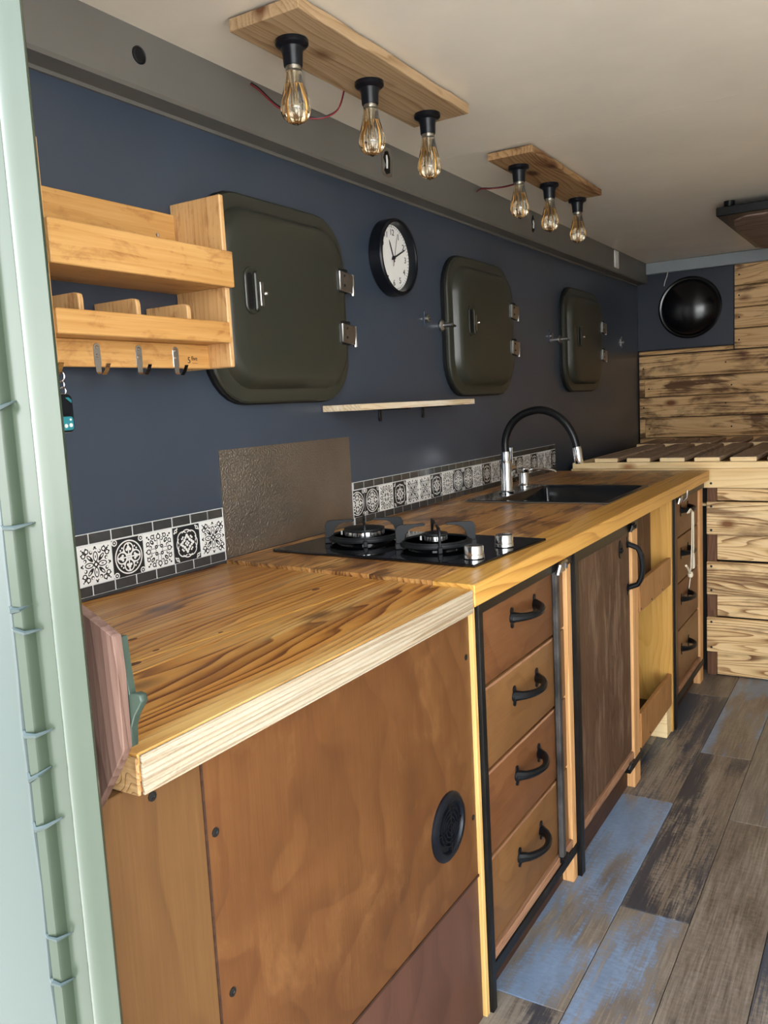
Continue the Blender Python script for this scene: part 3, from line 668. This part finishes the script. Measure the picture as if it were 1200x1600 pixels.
# ================================================================ WALL TILES AND SPLASHBACK
brick_me = mesh_of('brick', bx(0, .0042, -.0246, .0246, -.0091, .0091, .0008), M['brick'])
tile_me = [mesh_of('tile', bx(0, .0042, -.0379, .0379, -.0364, .0364, .0008), t) for t in TILES]
def tile_strip(y0, y1, seq, label, z0=.846, z1=.9665, first=None, bo=0.0):
    t = thing('tile_strip', label, 'tile strip', (.002, (y0 + y1) / 2, z0), 'printed tile strips')
    mk('grout_bed', bx(.0005, .0032, y0, y1, z0 + .005, z1), M['grout'], t)
    mk('base_strip', bx(.0005, .0045, y0, y1, z0, z0 + .0052), M['brick'], t)
    y = first; k = 0
    while y < y1 - .02:
        a, b = max(y, y0 + .001), min(y + .0780, y1 - .001)
        if b - a > .07: inst('tile', tile_me[seq[k % len(seq)]], (.0005, y + .039, .9075), t)
        else: inst('tile', mesh_of('tile', bx(0, .0042, a - y - .039, b - y - .0402, -.0364, .0364, .0008), TILES[seq[k % len(seq)]]), (.0005, y + .039, .9075), t)
        y += .0780; k += 1
    for zc in (.9560, .8610):
        y = first + bo
        while y < y1 - .01:
            a, b = max(y, y0 + .001), min(y + .0520, y1 - .001)
            if b - a > .049: inst('brick', brick_me, (.0005, y + .0260, zc), t)
            elif b - a > .006: mk('brick', bx(.0005, .0047, a, b - .0028, zc - .0091, zc + .0091, .0008), M['brick'], t)
            y += .0520
    return t
tile_strip(.90, 1.366, [2, 0, 1, 2, 3, 0], 'short strip of black and white printed tiles left of steel splashback', first=.8990, bo=.002)
tile_strip(1.882, 3.478, [1, 1, 2, 3, 0, 0, 3, 2, 1, 1, 2, 3, 0, 3], 'long strip of black and white printed tiles behind hob and tap', first=1.8600, bo=.026)
mk('splashback', bx(.0006, .0022, 1.368, 1.880, ZB + .0005, 1.091), M['hammered'], label='hammered steel splashback sheet standing behind the hob', cat='splashback')

# ================================================================ HATCHES
def hatch(y0, label, latch=True):
    Y1, z0, z1 = y0 + .525, 1.190, 1.642
    h = thing('window_hatch', label, 'hatch', (.0, y0 + .2625, z0), 'round cornered olive hatches on the blue wall')
    def loop(ins, x, r): return [(x, a, b) for a, b in rrect(y0 + ins, Y1 - ins, z0 + ins, z1 - ins, max(r - ins * .6, .03))]
    mk('seal', loft([loop(-.004, .0005, .118), loop(-.004, .010, .118), loop(.004, .013, .115)]), M['rubber'], h)
    mk('lid', loft([loop(.0, .012, .115), loop(-.001, .020, .115), loop(.003, .024, .112), loop(.022, .024, .11), loop(.030, .027, .11), loop(.038, .042, .11), loop(.045, .049, .11), loop(.055, .052, .11), loop(.10, .053, .11), loop(.16, .0535, .11)]), M['hatch'], h)
    yc = y0 + .108; zc = 1.430
    g = mk('grip', prism(rrect(yc - .022, yc + .022, zc - .050, zc + .050, .0215, 6), 'X', .0525, .0575, .002), M['hatch'], h)
    mk('grip_rib', prism(rrect(yc + .004, yc + .017, zc - .044, zc + .042, .006, 5), 'X', .0572, .0640, .0025), M['hatch'], g)
    mk('grip_hollow_shade', prism(rrect(yc - .016, yc + .002, zc - .040, zc + .038, .008, 5), 'X', .0572, .0578), M['rubber'], g)  # flat black patch stands in for the shade of the grip's hollow
    pl = mk('catch_plate', bx(.0525, .0555, yc + .030, yc + .042, zc - .030, zc + .022, .001), M['zinc'], h, label='small zinc catch plate')
    mk('catch_pin', tube([(.0555, yc + .037, zc - .004), (.060, yc + .039, zc - .004)], .003, 8), M['zinc'], pl)
    mk('catch_knob', lathe([(0, 0), (.004, .001), (.005, .004), (.003, .007), (0, .008)], (.060, yc + .039, zc - .004), 'X', 10), M['chrome'], pl)
    for zh in (1.486, 1.357):
        mk('hinge_recess_shade', bx(.030, .0538, Y1 - .075, Y1 - .030, zh - .030, zh + .030, .002), M['rubber'], h)  # dark block stands in for the shade of a notch behind the hinge
        hg = mk('hinge', prism([(Y1 - .074, zh - .024), (Y1 - .018, zh - .030), (Y1 - .010, zh + .018), (Y1 - .074, zh + .024)], 'X', .052, .058, .0015), M['zinc'], h, label='zinc plated hinge leaf')
        mk('hinge_barrel', tube([(.053, Y1 - .012, zh - .034), (.053, Y1 - .012, zh + .018)], .0062, 10), M['zinc'], hg)
        for dz in (-.012, .012): mk('screw', lathe([(.004, 0), (.003, .002), (0, .0022)], (.058, Y1 - .055, zh + dz), 'X', 8), M['screw'], hg)
    if latch:
        lt = mk('edge_latch', lathe([(.020, 0), (.020, .004), (.014, .009), (.008, .010)], (.002, y0 - .006, 1.414), 'X', 16), M['zinc'], h, label='round edge latch')
        mk('latch_bolt', tube([(.011, y0 - .006, 1.414), (.040, y0 - .004, 1.414)], .0065, 10), M['zinc'], lt)
        mk('latch_wing', tube([(.034, y0 - .006, 1.414), (.034, y0 + .030, 1.412)], [.005, .003], 8), M['hatch'], lt)
    return h
hatch(1.345, 'largest looking olive steel hatch half hidden behind the bamboo rack', False)
hatch(2.460, 'middle olive steel hatch right of the round clock')
hatch(3.575, 'farthest and darkest olive steel hatch near the back corner')
for y, z, lb in ((2.348, 1.430, 'small grey wall catch between clock and middle hatch'), (3.455, 1.424, 'small grey wall catch between middle and farthest hatches'), (4.548, 1.437, 'small bright wall catch right of the farthest hatch')):
    t = thing('wall_catch', lb, 'catch', (0, y, z - .03), 'wall catches for open hatches')
    mk('plate', prism(rrect(y - .013, y + .013, z - .030, z + .030, .0125, 5), 'X', .0003, .004, .001), M['wall'] if y < 4 else M['zinc'], t)
    mk('ring', lathe([(.012, .003), (.012, .012), (.007, .014), (.006, .006), (0, .006)], (0, y, z), 'X', 16), M['zinc'], t)

# ================================================================ CLOCK
CY, CZ, CRD = 2.135, 1.585, .106
ck = thing('wall_clock', 'round black wall clock with white dial above the small shelf', 'clock', (0, CY, CZ - CRD))
mk('case', lathe([(0, .0006), (CRD - .003, .0006), (CRD, .004), (CRD, .038), (CRD - .003, .042), (CRD - .010, .042), (CRD - .012, .038), (CRD - .014, .017), (0, .016)], (0, CY, CZ), 'X', 56), M['black'], ck)
dial = mk('dial', lathe([(0, .0165), (CRD - .0145, .0165), (CRD - .0145, .0178), (0, .0178)], (0, CY, CZ), 'X', 48), M['face'], ck)
for n in range(1, 13):
    a = PI / 2 - n * PI / 6
    t = text_bm(str(n), .024, .0006); add(None, t, Matrix.Translation((.0183, CY + .070 * math.cos(a), CZ + .070 * math.sin(a))) @ FACE_X)
    mk('numeral', t, M['ink'], dial, smooth=False)
b = None
for n in range(60):
    a = n * PI / 30; L = .005 if n % 5 else .007
    t = bx(.0178, .0183, -.0007, .0007, -L / 2, L / 2)
    b = add(b, t, Matrix.Translation((0, CY + .0865 * math.cos(a), CZ + .0865 * math.sin(a))) @ Matrix.Rotation(a - PI / 2, 4, 'X'))
mk('minute_track', b, M['ink'], dial, kind='stuff', smooth=False)
def hand(name, ang, L, back, w, x):
    t = prism([(-w, -back), (w, -back), (w * .8, L * .8), (0, L), (-w * .8, L * .8)], 'X', x, x + .0008)
    add(None, t, Matrix.Translation((0, CY, CZ)) @ Matrix.Rotation(-ang, 4, 'X'))
    return mk(name, t, M['ink'], ck)
hand('hour_hand', math.radians(-24), .052, .012, .0026, .0200)
hand('minute_hand', math.radians(66), .078, .014, .0022, .0215)
hand('second_hand', math.radians(18), .072, .026, .0007, .0230)
mk('hub', lathe([(.005, .0178), (.005, .0245), (0, .025)], (0, CY, CZ), 'X', 14), M['ink'], ck)

# ================================================================ SMALL SHELF
sh = thing('wall_shelf', 'pale raw timber shelf on black brackets below the clock', 'shelf', (.06, 2.1, 1.12))
mk('board', bx(.0015, .120, 1.767, 2.428, 1.160, 1.176, .001), M['shelfpine'], sh)
for y in (2.045, 2.300):
    bk = mk('bracket', bx(.001, .100, y - .006, y + .006, 1.156, 1.1597), M['matblack'], sh)
    mk('bracket_leg', bx(.0008, .005, y - .006, y + .006, 1.132, 1.157, .001), M['matblack'], bk)
    mk('bracket_tip', lathe([(.007, .0008), (.007, .005), (.003, .006)], (0, y, 1.132), 'X', 12), M['matblack'], bk)

# ================================================================ BAMBOO RACK
RK = thing('spice_rack', 'two tier bamboo wall rack with steel hooks beside the door', 'rack', (.06, 1.07, 1.259))
YL, YR = .8665, 1.292
for ya in (YL, YR - .012):
    mk('side_panel', bx(.0008, .133, ya, ya + .012, 1.2595, 1.588 if ya > 1 else 1.6, .002), M['bamboo_z'], RK)
mk('back_board', bx(.0010, .012, YL + .0125, YR - .0125, 1.425, 1.567, .0015), M['bamboo_y'], RK)
mk('upper_front', bx(.1335, .1455, YL + .006, YR + .001, 1.412, 1.480, .0018), M['bamboo_y'], RK)
mk('upper_shelf', bx(.0010, .1332, YL + .0125, YR - .0125, 1.413, 1.424, .001), M['bamboo_y'], RK)
mk('lower_front', bx(.126, .1375, YL + .0125, YR - .0125, 1.306, 1.346, .0018), M['bamboo_y'], RK)
mk('lower_shelf', bx(.0010, .1255, YL + .0125, YR - .0125, 1.307, 1.317, .001), M['bamboo_y'], RK)
mk('lower_back', bx(.0010, .010, YL + .0125, YR - .0125, 1.317, 1.350, .001), M['bamboo_y'], RK)
mk('hook_rail', bx(.066, .077, YL + .0125, YR - .0125, 1.260, 1.3065, .0015), M['bamboo_y'], RK)
for y in (.944, 1.066, 1.190):
    mk('divider', prism([(.0105, 1.3175), (.118, 1.3175), (.118, 1.366), (.116, 1.374), (.108, 1.377), (.0105, 1.377)], 'Y', y - .005, y + .005, .001), M['bamboo_z'], RK)
mk('screw', lathe([(.005, 0), (.004, .002), (0, .003)], (.012, 1.231, 1.522), 'X', 10), M['chrome'], RK)
for y in (.905, 1.000, 1.094, 1.186):
    b = prism(rrect(y - .0075, y + .0075, 1.258, 1.300, .007, 4), 'X', .0772, .0790, .0004)
    h_ = mk('hook', b, M['chrome'], RK, label='polished steel hook')
    mk('hook_arm', loft([[(x, y - w, z), (x, y + w, z), (x2, y + w, z2), (x2, y - w, z2)] for x, z, x2, z2, w in ((.0775, 1.262, .0792, 1.262, .006), (.0778, 1.250, .0795, 1.251, .0055), (.082, 1.246, .082, 1.248, .005), (.092, 1.246, .0915, 1.248, .005), (.099, 1.253, .097, 1.254, .0048), (.105, 1.264, .103, 1.265, .0045))]), M['chrome'], h_)
    for z in (1.293, 1.279): mk('hook_screw', lathe([(.0035, 0), (.003, .0016), (0, .002)], (.079, y, z), 'X', 10), M['chrome'], h_)
t = text_bm('5', .017, .0005); add(None, t, Matrix.Translation((.0773, 1.222, 1.275)) @ FACE_X); mk('logo_digit', t, M['ink'], RK, smooth=False)
t = text_bm('five', .012, .0005); add(None, t, Matrix.Translation((.0773, 1.237, 1.279)) @ FACE_X); mk('logo_word', t, M['ink'], RK, smooth=False)
mk('logo_underline', bx(.077, .0775, 1.231, 1.245, 1.2695, 1.2702), M['ink'], RK)
# key fob on the first hook
ky, kx = .908, .0965
kf = thing('key_fob', 'teal and black gate remote on a steel chain hung from a hook', 'key fob', (kx, ky, 1.152))
def torus(c, R, r, ax, n=16):
    pts = []
    for k in range(n):
        a = 2 * PI * k / n; u, v = R * math.cos(a), R * math.sin(a)
        pts.append(Vector(c) + (Vector((0, u, v)) if ax == 'X' else Vector((u, 0, v))))
    return tube(pts, r, 6, True)
mk('split_ring', torus((kx, ky - .003, 1.243), .009, .0011, 'X'), M['chrome'], kf)
mk('chain_link', torus((kx, ky - .001, 1.229), .0065, .0011, 'Y'), M['chrome'], kf)
mk('chain_link', torus((kx, ky, 1.219), .006, .0011, 'X'), M['chrome'], kf)
body = mk('case', prism(rrect(ky - .018, ky + .014, 1.152, 1.214, .010, 5), 'X', kx - .006, kx + .005, .0015), M['black'], kf)
mk('chrome_rim', prism(rrect(ky - .0185, ky + .0145, 1.1515, 1.2145, .010, 5), 'X', kx - .004, kx + .001), M['chrome'], kf)
mk('teal_face', prism(rrect(ky - .015, ky + .011, 1.1555, 1.1775, .005, 4), 'X', kx + .0046, kx + .0056), M['teal'], body)
mk('slide_cover', prism(rrect(ky - .015, ky + .011, 1.180, 1.2095, .007, 4), 'X', kx + .0046, kx + .0066, .0008), M['black'], body)
mk('teal_corner', prism([(ky - .002, 1.208), (ky + .0095, 1.199), (ky + .010, 1.204), (ky + .004, 1.2085)], 'X', kx + .0062, kx + .0070), M['teal'], body)
for y, z, r in ((ky + .0055, 1.1635, .0034), (ky - .004, 1.1625, .0034), (ky + .0055, 1.1725, .0020)):
    mk('button', lathe([(r, 0), (r * .9, .001), (0, .0013)], (kx + .0055, y, z), 'X', 12), M['white'], body)

# ================================================================ HOB
HC = Vector((.322, 1.612)); HA = -.075
hob = thing('gas_hob', 'black glass two burner gas hob set in the worktop', 'hob', (HC.x, HC.y, ZB))
HM = Matrix.Translation((HC.x, HC.y, ZB)) @ Matrix.Rotation(HA, 4, 'Z')
def hmk(name, b, mat, par, **k): add(None, b, HM); return mk(name, b, M[mat], par, **k)
hmk('glass_plate', bx(-.262, .262, -.162, .162, .0004, .0064, .0016), 'hobglass', hob)
hmk('trim_line', bx(-.026, -.025, -.160, -.05, .0064, .0066), 'zinc', hob)
def burner(x, y, R, rc, hcap):
    g = thing('burner_tmp', None, None, (HC.x, HC.y, ZB)); BASE.pop(g.name); bpy.data.objects.remove(g)
    base = hmk('burner_base', lathe([(R * .78, .0066), (R * .78, .0085), (rc + .012, .0100), (rc + .012, .0066)], (x, y, 0), 'Z', 32), 'hobglass', hob)
    ring = hmk('support_ring', lathe([(R - .006, .014), (R, .014), (R + .001, .018), (R, .022), (R - .006, .022), (R - .007, .018), (R - .006, .014)], (x, y, 0), 'Z', 40), 'castiron', hob)
    hmk('support_ring_top', lathe([(R - .010, .022), (R - .005, .022), (R - .005, .0255), (R - .010, .0255), (R - .010, .022)], (x, y, 0), 'Z', 40), 'castiron', ring)
    hd = hmk('burner_head', lathe([(rc + .004, .0085), (rc + .004, .014), (rc, .016), (rc - .001, .032), (rc - .004, .033), (0, .033)], (x, y, 0), 'Z', 32), 'steel', hob, label='bright steel burner crown')
    for k in range(20):
        a = 2 * PI * k / 20
        b = bx(rc - .0012, rc + .0006, -.0012, .0012, .024, .0325); add(None, b, Matrix.Translation((x, y, 0)) @ Matrix.Rotation(a, 4, 'Z')); hmk('flame_slot', b, 'ink', hd)
    hmk('burner_cap', lathe([(rc - .001, .0332), (rc + .002, .0345), (rc + .001, .0385), (rc - .006, hcap), (rc * .4, hcap + .002), (0, hcap + .002)], (x, y, 0), 'Z', 32), 'castiron', hob)
    hmk('igniter', tube([(x - rc - .007, y - rc * .4, .008), (x - rc - .007, y - rc * .4, .031)], .0022, 8), 'white', hob)
    for k, a in enumerate((0, PI * .5, PI, PI * 1.5)):
        a += .66
        p = [(R - .004, .010), (R + .006, .010), (R + .009, .020), (R + .009, .050), (R + .004, .058), (R - .003, .060), (.026, .060), (.022, .058), (.024, .0545), (R - .034, .0535), (R - .022, .049), (R - .014, .040), (R - .010, .028)]
        b = prism(p, 'Y', -.0022, .0022, .0006); add(None, b, Matrix.Translation((x, y, 0)) @ Matrix.Rotation(a, 4, 'Z'))
        f = hmk('pan_support', b, 'castiron', hob)
        b = bx(R - .006, R + .011, -.005, .005, .0066, .020, .0015); add(None, b, Matrix.Translation((x, y, 0)) @ Matrix.Rotation(a, 4, 'Z'))
        hmk('support_foot', b, 'castiron', f)
burner(-.120, .000, .082, .046, .040)
burner(.085, -.016, .078, .025, .040)
for x, y in ((.226, -.100), (.222, .038)):
    kb = hmk('knob', lathe([(.020, .0066), (.021, .008), (.0205, .014), (.0195, .015), (.0195, .030), (.018, .0325), (.010, .0328), (0, .0328)], (x, y, 0), 'Z', 32), 'steel', hob, label='brushed steel control knob')
    hmk('knob_pointer', bx(x - .001, x + .001, y - .017, y - .004, .0327, .0334), 'ink', kb)

# ================================================================ SINK AND TAP
sk = thing('sink', 'black composite sink with wide tap ledge set in the worktop', 'sink', (.32, 2.63, ZB - .18))
bmS = bmesh.new()
def loopS(x0, x1, y0, y1, z, r): return [(a, b, z) for a, b in rrect(x0, x1, y0, y1, r, 5)]
RX0, RX1, RY0, RY1 = SX0 - .006, SX1 + .005, SY0 - .008, SY1 + .006
BX0, BX1, BY0, BY1 = .188, .528, 2.415, 2.842
mk('basin', loft([loopS(RX0, RX1, RY0, RY1, ZB + .0005, .012), loopS(RX0, RX1, RY0, RY1, ZB + .0045, .012), loopS(RX0 + .003, RX1 - .003, RY0 + .003, RY1 - .003, ZB + .006, .011),
                  loopS(BX0 - .006, BX1 + .006, BY0 - .006, BY1 + .006, ZB + .005, .020), loopS(BX0, BX1, BY0, BY1, ZB - .004, .018), loopS(BX0 + .006, BX1 - .006, BY0 + .006, BY1 - .006, ZB - .150, .018),
                  loopS(BX0 + .03, BX1 - .03, BY0 + .03, BY1 - .03, ZB - .165, .02)], cap=False), M['sink'], sk)
b = bx(BX0 + .02, BX1 - .02, BY0 + .02, BY1 - .02, ZB - .170, ZB - .164); mk('basin_floor', b, M['sink'], sk)
mk('drain', lathe([(.036, 0), (.036, .003), (.028, .003), (.026, .001), (0, .001)], ((BX0 + BX1) / 2, (BY0 + BY1) / 2, ZB - .164), 'Z', 24), M['steel'], sk)
mk('edge_trim', tube([(RX0, RY0, ZB + .003), (RX1, RY0, ZB + .003), (RX1, RY1, ZB + .003)], .0016, 6), M['zinc'], sk)
TX, TY, TZ = .150, 2.592, ZB + .006
tap = thing('kitchen_tap', 'chrome tap with arched black flexible hose at the sink', 'tap', (TX, TY, TZ))
mk('body', lathe([(.027, 0), (.027, .006), (.020, .010), (.0185, .016), (.0185, .100), (.0165, .106), (.0150, .110), (.0150, .138), (.013, .140)], (TX, TY, TZ), 'Z', 28), M['chrome'], tap)
ctrl = [(TX, TY, TZ + .130), (TX - .001, TY, 1.029), (.160, TY, 1.065), (.182, TY, 1.096), (.220, TY, 1.120), (.272, TY, 1.129), (.320, TY, 1.115), (.357, TY, 1.084), (.381, TY, 1.044), (.392, TY, 1.005)]
def smooth_path(P, n=5):
    out = []; P = [Vector(p) for p in P]
    for i in range(len(P) - 1):
        p0 = P[max(i - 1, 0)]; p1 = P[i]; p2 = P[i + 1]; p3 = P[min(i + 2, len(P) - 1)]
        for k in range(n):
            t = k / n; out.append(.5 * ((2 * p1) + (p2 - p0) * t + (2 * p0 - 5 * p1 + 4 * p2 - p3) * t * t + (-p0 + 3 * p1 - 3 * p2 + p3) * t ** 3))
    return out + [P[-1]]
mk('hose', tube(smooth_path(ctrl), .0128, 14), M['matblack'], tap, label='black rubber spout hose')
mk('nozzle', tube([(.3915, TY, 1.007), (.393, TY, 1.000), (.397, TY, .970), (.398, TY, .962), (.3985, TY, .955)], [.0135, .0145, .0145, .0135, .0115], 18), M['chrome'], tap)
lv = mk('lever_hub', tube([(TX, TY + .014, TZ + .082), (TX, TY + .050, TZ + .082), (TX, TY + .054, TZ + .082)], [.0145, .0145, .011], 16), M['chrome'], tap)
mk('lever', prism([(TY + .040, TZ + .090), (TY + .048, TZ + .090), (TY + .047, TZ + .150), (TY + .041, TZ + .150)], 'X', TX - .006, TX + .006, .001), M['chrome'], lv)
sp = thing('soap_dispenser', 'short chrome soap pump beside the tap', 'soap dispenser', (.128, 2.800, ZB + .006))
mk('base', lathe([(.024, 0), (.024, .004), (.019, .008), (.017, .014), (.017, .048), (.015, .052)], (.128, 2.800, ZB + .006), 'Z', 22), M['chrome'], sp)
mk('pump_head', lathe([(.019, .052), (.020, .056), (.020, .064), (.017, .067), (0, .068)], (.128, 2.800, ZB + .006), 'Z', 22), M['chrome'], sp)
mk('spout', tube(smooth_path([(.140, 2.802, ZB + .066), (.185, 2.812, ZB + .068), (.225, 2.822, ZB + .062), (.238, 2.825, ZB + .054)], 4), .0046, 10), M['chrome'], sp)

# ================================================================ CEILING LAMPS
def lamp(x0, x1, y0, y1, socks, label, mat, th, wire):
    zt_ = CEIL - .006; zb_ = zt_ - th
    t = thing('ceiling_lamp', label, 'lamp', ((x0 + x1) / 2, (y0 + y1) / 2, zb_), 'ceiling lamps on timber boards')
    n = 14; pts = [(x0, y0), (x1, y0)] + [(x1 + random.uniform(-.003, .001), y0 + (y1 - y0) * k / n) for k in range(1, n)] + [(x1, y1 - .004), (x0 + .002, y1)]
    mk('board', prism(pts, 'Z', zb_, zt_, .0015), M[mat], t)
    for x in ((x0 + x1) / 2 - .02, (x0 + x1) / 2 + .02):
        mk('spacer', bx(x - .012, x + .012, y0 + .1, y1 - .1, zt_ - .001, CEIL - .0002), M['black'], t)
    for x, y in socks:
        mk('lamp_holder', lathe([(.0305, 0), (.0310, .003), (.0310, .008), (.0290, .0105), (.0245, .012), (.0215, .014), (.0190, .022), (.0178, .044), (.0170, .046), (.0, .046)], (x, y, zb_), 'Z', 30, sign=-1), M['black'], t)
        zn = zb_ - .045
        out = [(.0148, .0), (.0150, .006), (.0165, .018), (.0200, .036), (.0240, .052), (.0276, .066), (.0288, .075), (.0280, .083), (.0240, .0915), (.0165, .0985), (.0085, .1020), (.0035, .1030), (.0024, .1050), (0, .1056)]
        inn = [(max(r - .0009, 0), h - (.0009 if h > .09 else 0)) for r, h in out[:-2]][::-1]
        inn = [(0, .1012)] + inn
        bl = mk('bulb', lathe(out + inn, (x, y, zn), 'Z', 28, sign=-1), M['bulb'], t, label='teardrop amber glass bulb')
        mk('bulb_cap', lathe([(.0145, -.002), (.0145, .008), (.0125, .0095), (0, .0095)], (x, y, zn), 'Z', 22, sign=-1), M['zinc'], bl)
        mk('glass_stem', lathe([(.0045, .009), (.0038, .040), (.0022, .046), (.0014, .074), (0, .075)], (x, y, zn), 'Z', 12, sign=-1), M['bulb'], bl)
        fp = []
        for k in range(9):
            a = 2 * PI * k / 8; r0, r1 = .0065, .013
            fp += [(x + r0 * math.cos(a), y + r0 * math.sin(a), zn - .034), (x + r1 * math.cos(a + .2), y + r1 * math.sin(a + .2), zn - .078)] if k % 2 == 0 else [(x + r1 * math.cos(a + .2), y + r1 * math.sin(a + .2), zn - .078), (x + r0 * math.cos(a), y + r0 * math.sin(a), zn - .034)]
        mk('filament', tube(fp, .00055, 5), M['copper'], bl)
    w = mk('cable', tube(smooth_path(wire, 6), .0016, 6), M['wire'], t, label='thin red cable')
    mk('cable_core', tube(smooth_path([(p[0] + .001, p[1] + .002, p[2] + .003) for p in wire], 6), .0014, 6), M['black'], w)
    return t
lamp(.215, .370, 1.245, 1.925, [(.282, 1.342), (.287, 1.604), (.290, 1.858)], 'three bulb timber ceiling lamp nearest the door', 'pallet', .022,
     [(.056, 1.495, 1.866), (.075, 1.500, 1.850), (.110, 1.515, 1.812), (.150, 1.535, 1.790), (.190, 1.560, 1.784), (.212, 1.592, 1.805), (.218, 1.612, 1.850)])
lamp(.236, .372, 2.325, 2.985, [(.286, 2.438), (.283, 2.704), (.288, 2.972)], 'three bulb darker timber ceiling lamp farther from the door', 'pallet2', .020,
     [(.0575, 2.640, 1.852), (.080, 2.625, 1.854), (.110, 2.628, 1.850), (.148, 2.640, 1.850), (.193, 2.632, 1.850), (.240, 2.622, 1.853)])

# ================================================================ FITTINGS ON THE COVE
XC = .0562
mk('grommet', lathe([(.016, -.002), (.016, .002), (.0125, .0035), (.0115, .0022), (0, .0018)], (XC, 1.177, 1.826), 'X', 20), M['black'], label='small round grommet with blacked-in hole in the cove above the rack', cat='grommet')  # closed black centre stands in for the dark inside the hole
k1 = thing('cable_opening', 'torn cable opening with pale rim in the cove behind lamp bulbs', 'opening', (XC, 2.056, 1.79))
mk('torn_rim', prism([(2.032, 1.795), (2.042, 1.786), (2.068, 1.785), (2.084, 1.794), (2.088, 1.842), (2.078, 1.862), (2.050, 1.864), (2.034, 1.848)], 'X', XC - .001, XC + .0014), M['zinc'], k1)
mk('hole', prism([(2.042, 1.800), (2.054, 1.791), (2.072, 1.797), (2.076, 1.838), (2.066, 1.854), (2.050, 1.850), (2.040, 1.832), (2.052, 1.815)], 'X', XC, XC + .0020), M['rubber'], k1)
mk('cable_end', tube([(XC + .002, 2.056, 1.84), (XC + .006, 2.052, 1.825), (XC + .003, 2.055, 1.806)], .0028, 8), M['white'], k1)
k2 = thing('cable_opening', 'narrow dark cable slot in the cove behind farther lamp bulbs', 'opening', (XC, 3.147, 1.79))
mk('hole', prism([(3.134, 1.800), (3.146, 1.794), (3.160, 1.806), (3.158, 1.846), (3.148, 1.858), (3.136, 1.840), (3.142, 1.820)], 'X', XC - .001, XC + .0016), M['rubber'], k2)
mk('cable_end', tube([(XC + .001, 3.147, 1.84), (XC + .005, 3.143, 1.825), (XC + .002, 3.147, 1.810)], .0026, 8), M['white'], k2)
s1 = thing('wall_switch', 'small white rocker switch on the cove near the back', 'switch', (XC, 4.273, 1.785))
mk('plate', bx(XC - .0005, XC + .006, 4.240, 4.306, 1.785, 1.868, .002), M['white'], s1)
mk('rocker', bx(XC + .006, XC + .009, 4.262, 4.284, 1.808, 1.846, .001), M['white'], s1)

# ================================================================ BLACK DOME AND OVERHEAD PANEL
dm = thing('dome_cover', 'glossy black dome on the navy panel in the back corner', 'dome', (.283, YB - .05, 1.452))
prof = [(.166, 0), (.166, .010), (.158, .014), (.150, .012), (.147, .016)] + [(.147 * math.cos(a), .016 + .060 * math.sin(a)) for a in [PI / 2 * k / 8 for k in range(1, 8)]] + [(0, .076)]
mk('bowl', lathe(prof, (.283, YB - .0045, 1.615), 'Y', 48, sign=-1), plain('black_gloss_paint', (0.004, 0.004, 0.005), 0.2), dm)
mk('pull_wire', tube(smooth_path([(.175, YB - .047, 1.812), (.172, YB - .05, 1.790), (.160, YB - .04, 1.765), (.152, YB - .03, 1.742)], 4), .0022, 6), M['white'], dm)
oh = thing('overhead_panel', 'black framed overhead panel with brown grained lining under the ceiling', 'panel', (1.15, 4.0, 1.80))
OX0, OX1, OY0, OY1, OZ = .655, 1.72, 3.50, 4.56, 1.815
def oloop(i, z): return [(a, b, z) for a, b in rrect(OX0 + i, OX1 - i, OY0 + i, OY1 - i, .10 - i * .3, 6)]
sq = [(OX0, OY0), (OX1, OY0), (OX1, OY1 - .25), (OX1 - .15, OY1), (OX0 + .12, OY1), (OX0 + .02, OY1 - .16)]
mk('frame', prism(sq, 'Z', OZ, OZ + .034, .003), M['matblack'], oh)
iq = [(OX0 + .10, OY0 + .05), (OX1 - .10, OY0 + .05), (OX1 - .03, OY0 + .12), (OX1 - .03, OY1 - .27), (OX1 - .16, OY1 - .03), (OX0 + .135, OY1 - .03), (OX0 + .045, OY1 - .17), (OX0 + .028, OY0 + .22), (OX0 + .045, OY0 + .11)]
mk('lining', prism(iq, 'Z', OZ - .006, OZ + .002, .003), M['quilt'], oh, label='brown grained lining')
for x, y in ((OX0 + .04, OY0 + .05), (OX1 - .04, OY0 + .05), (OX0 + .06, OY1 - .20), (OX1 - .06, OY1 - .30)):
    mk('mount', lathe([(.020, 0), (.020, CEIL - OZ - .0345)], (x, y, OZ + .0342), 'Z', 18), M['matblack'], oh)
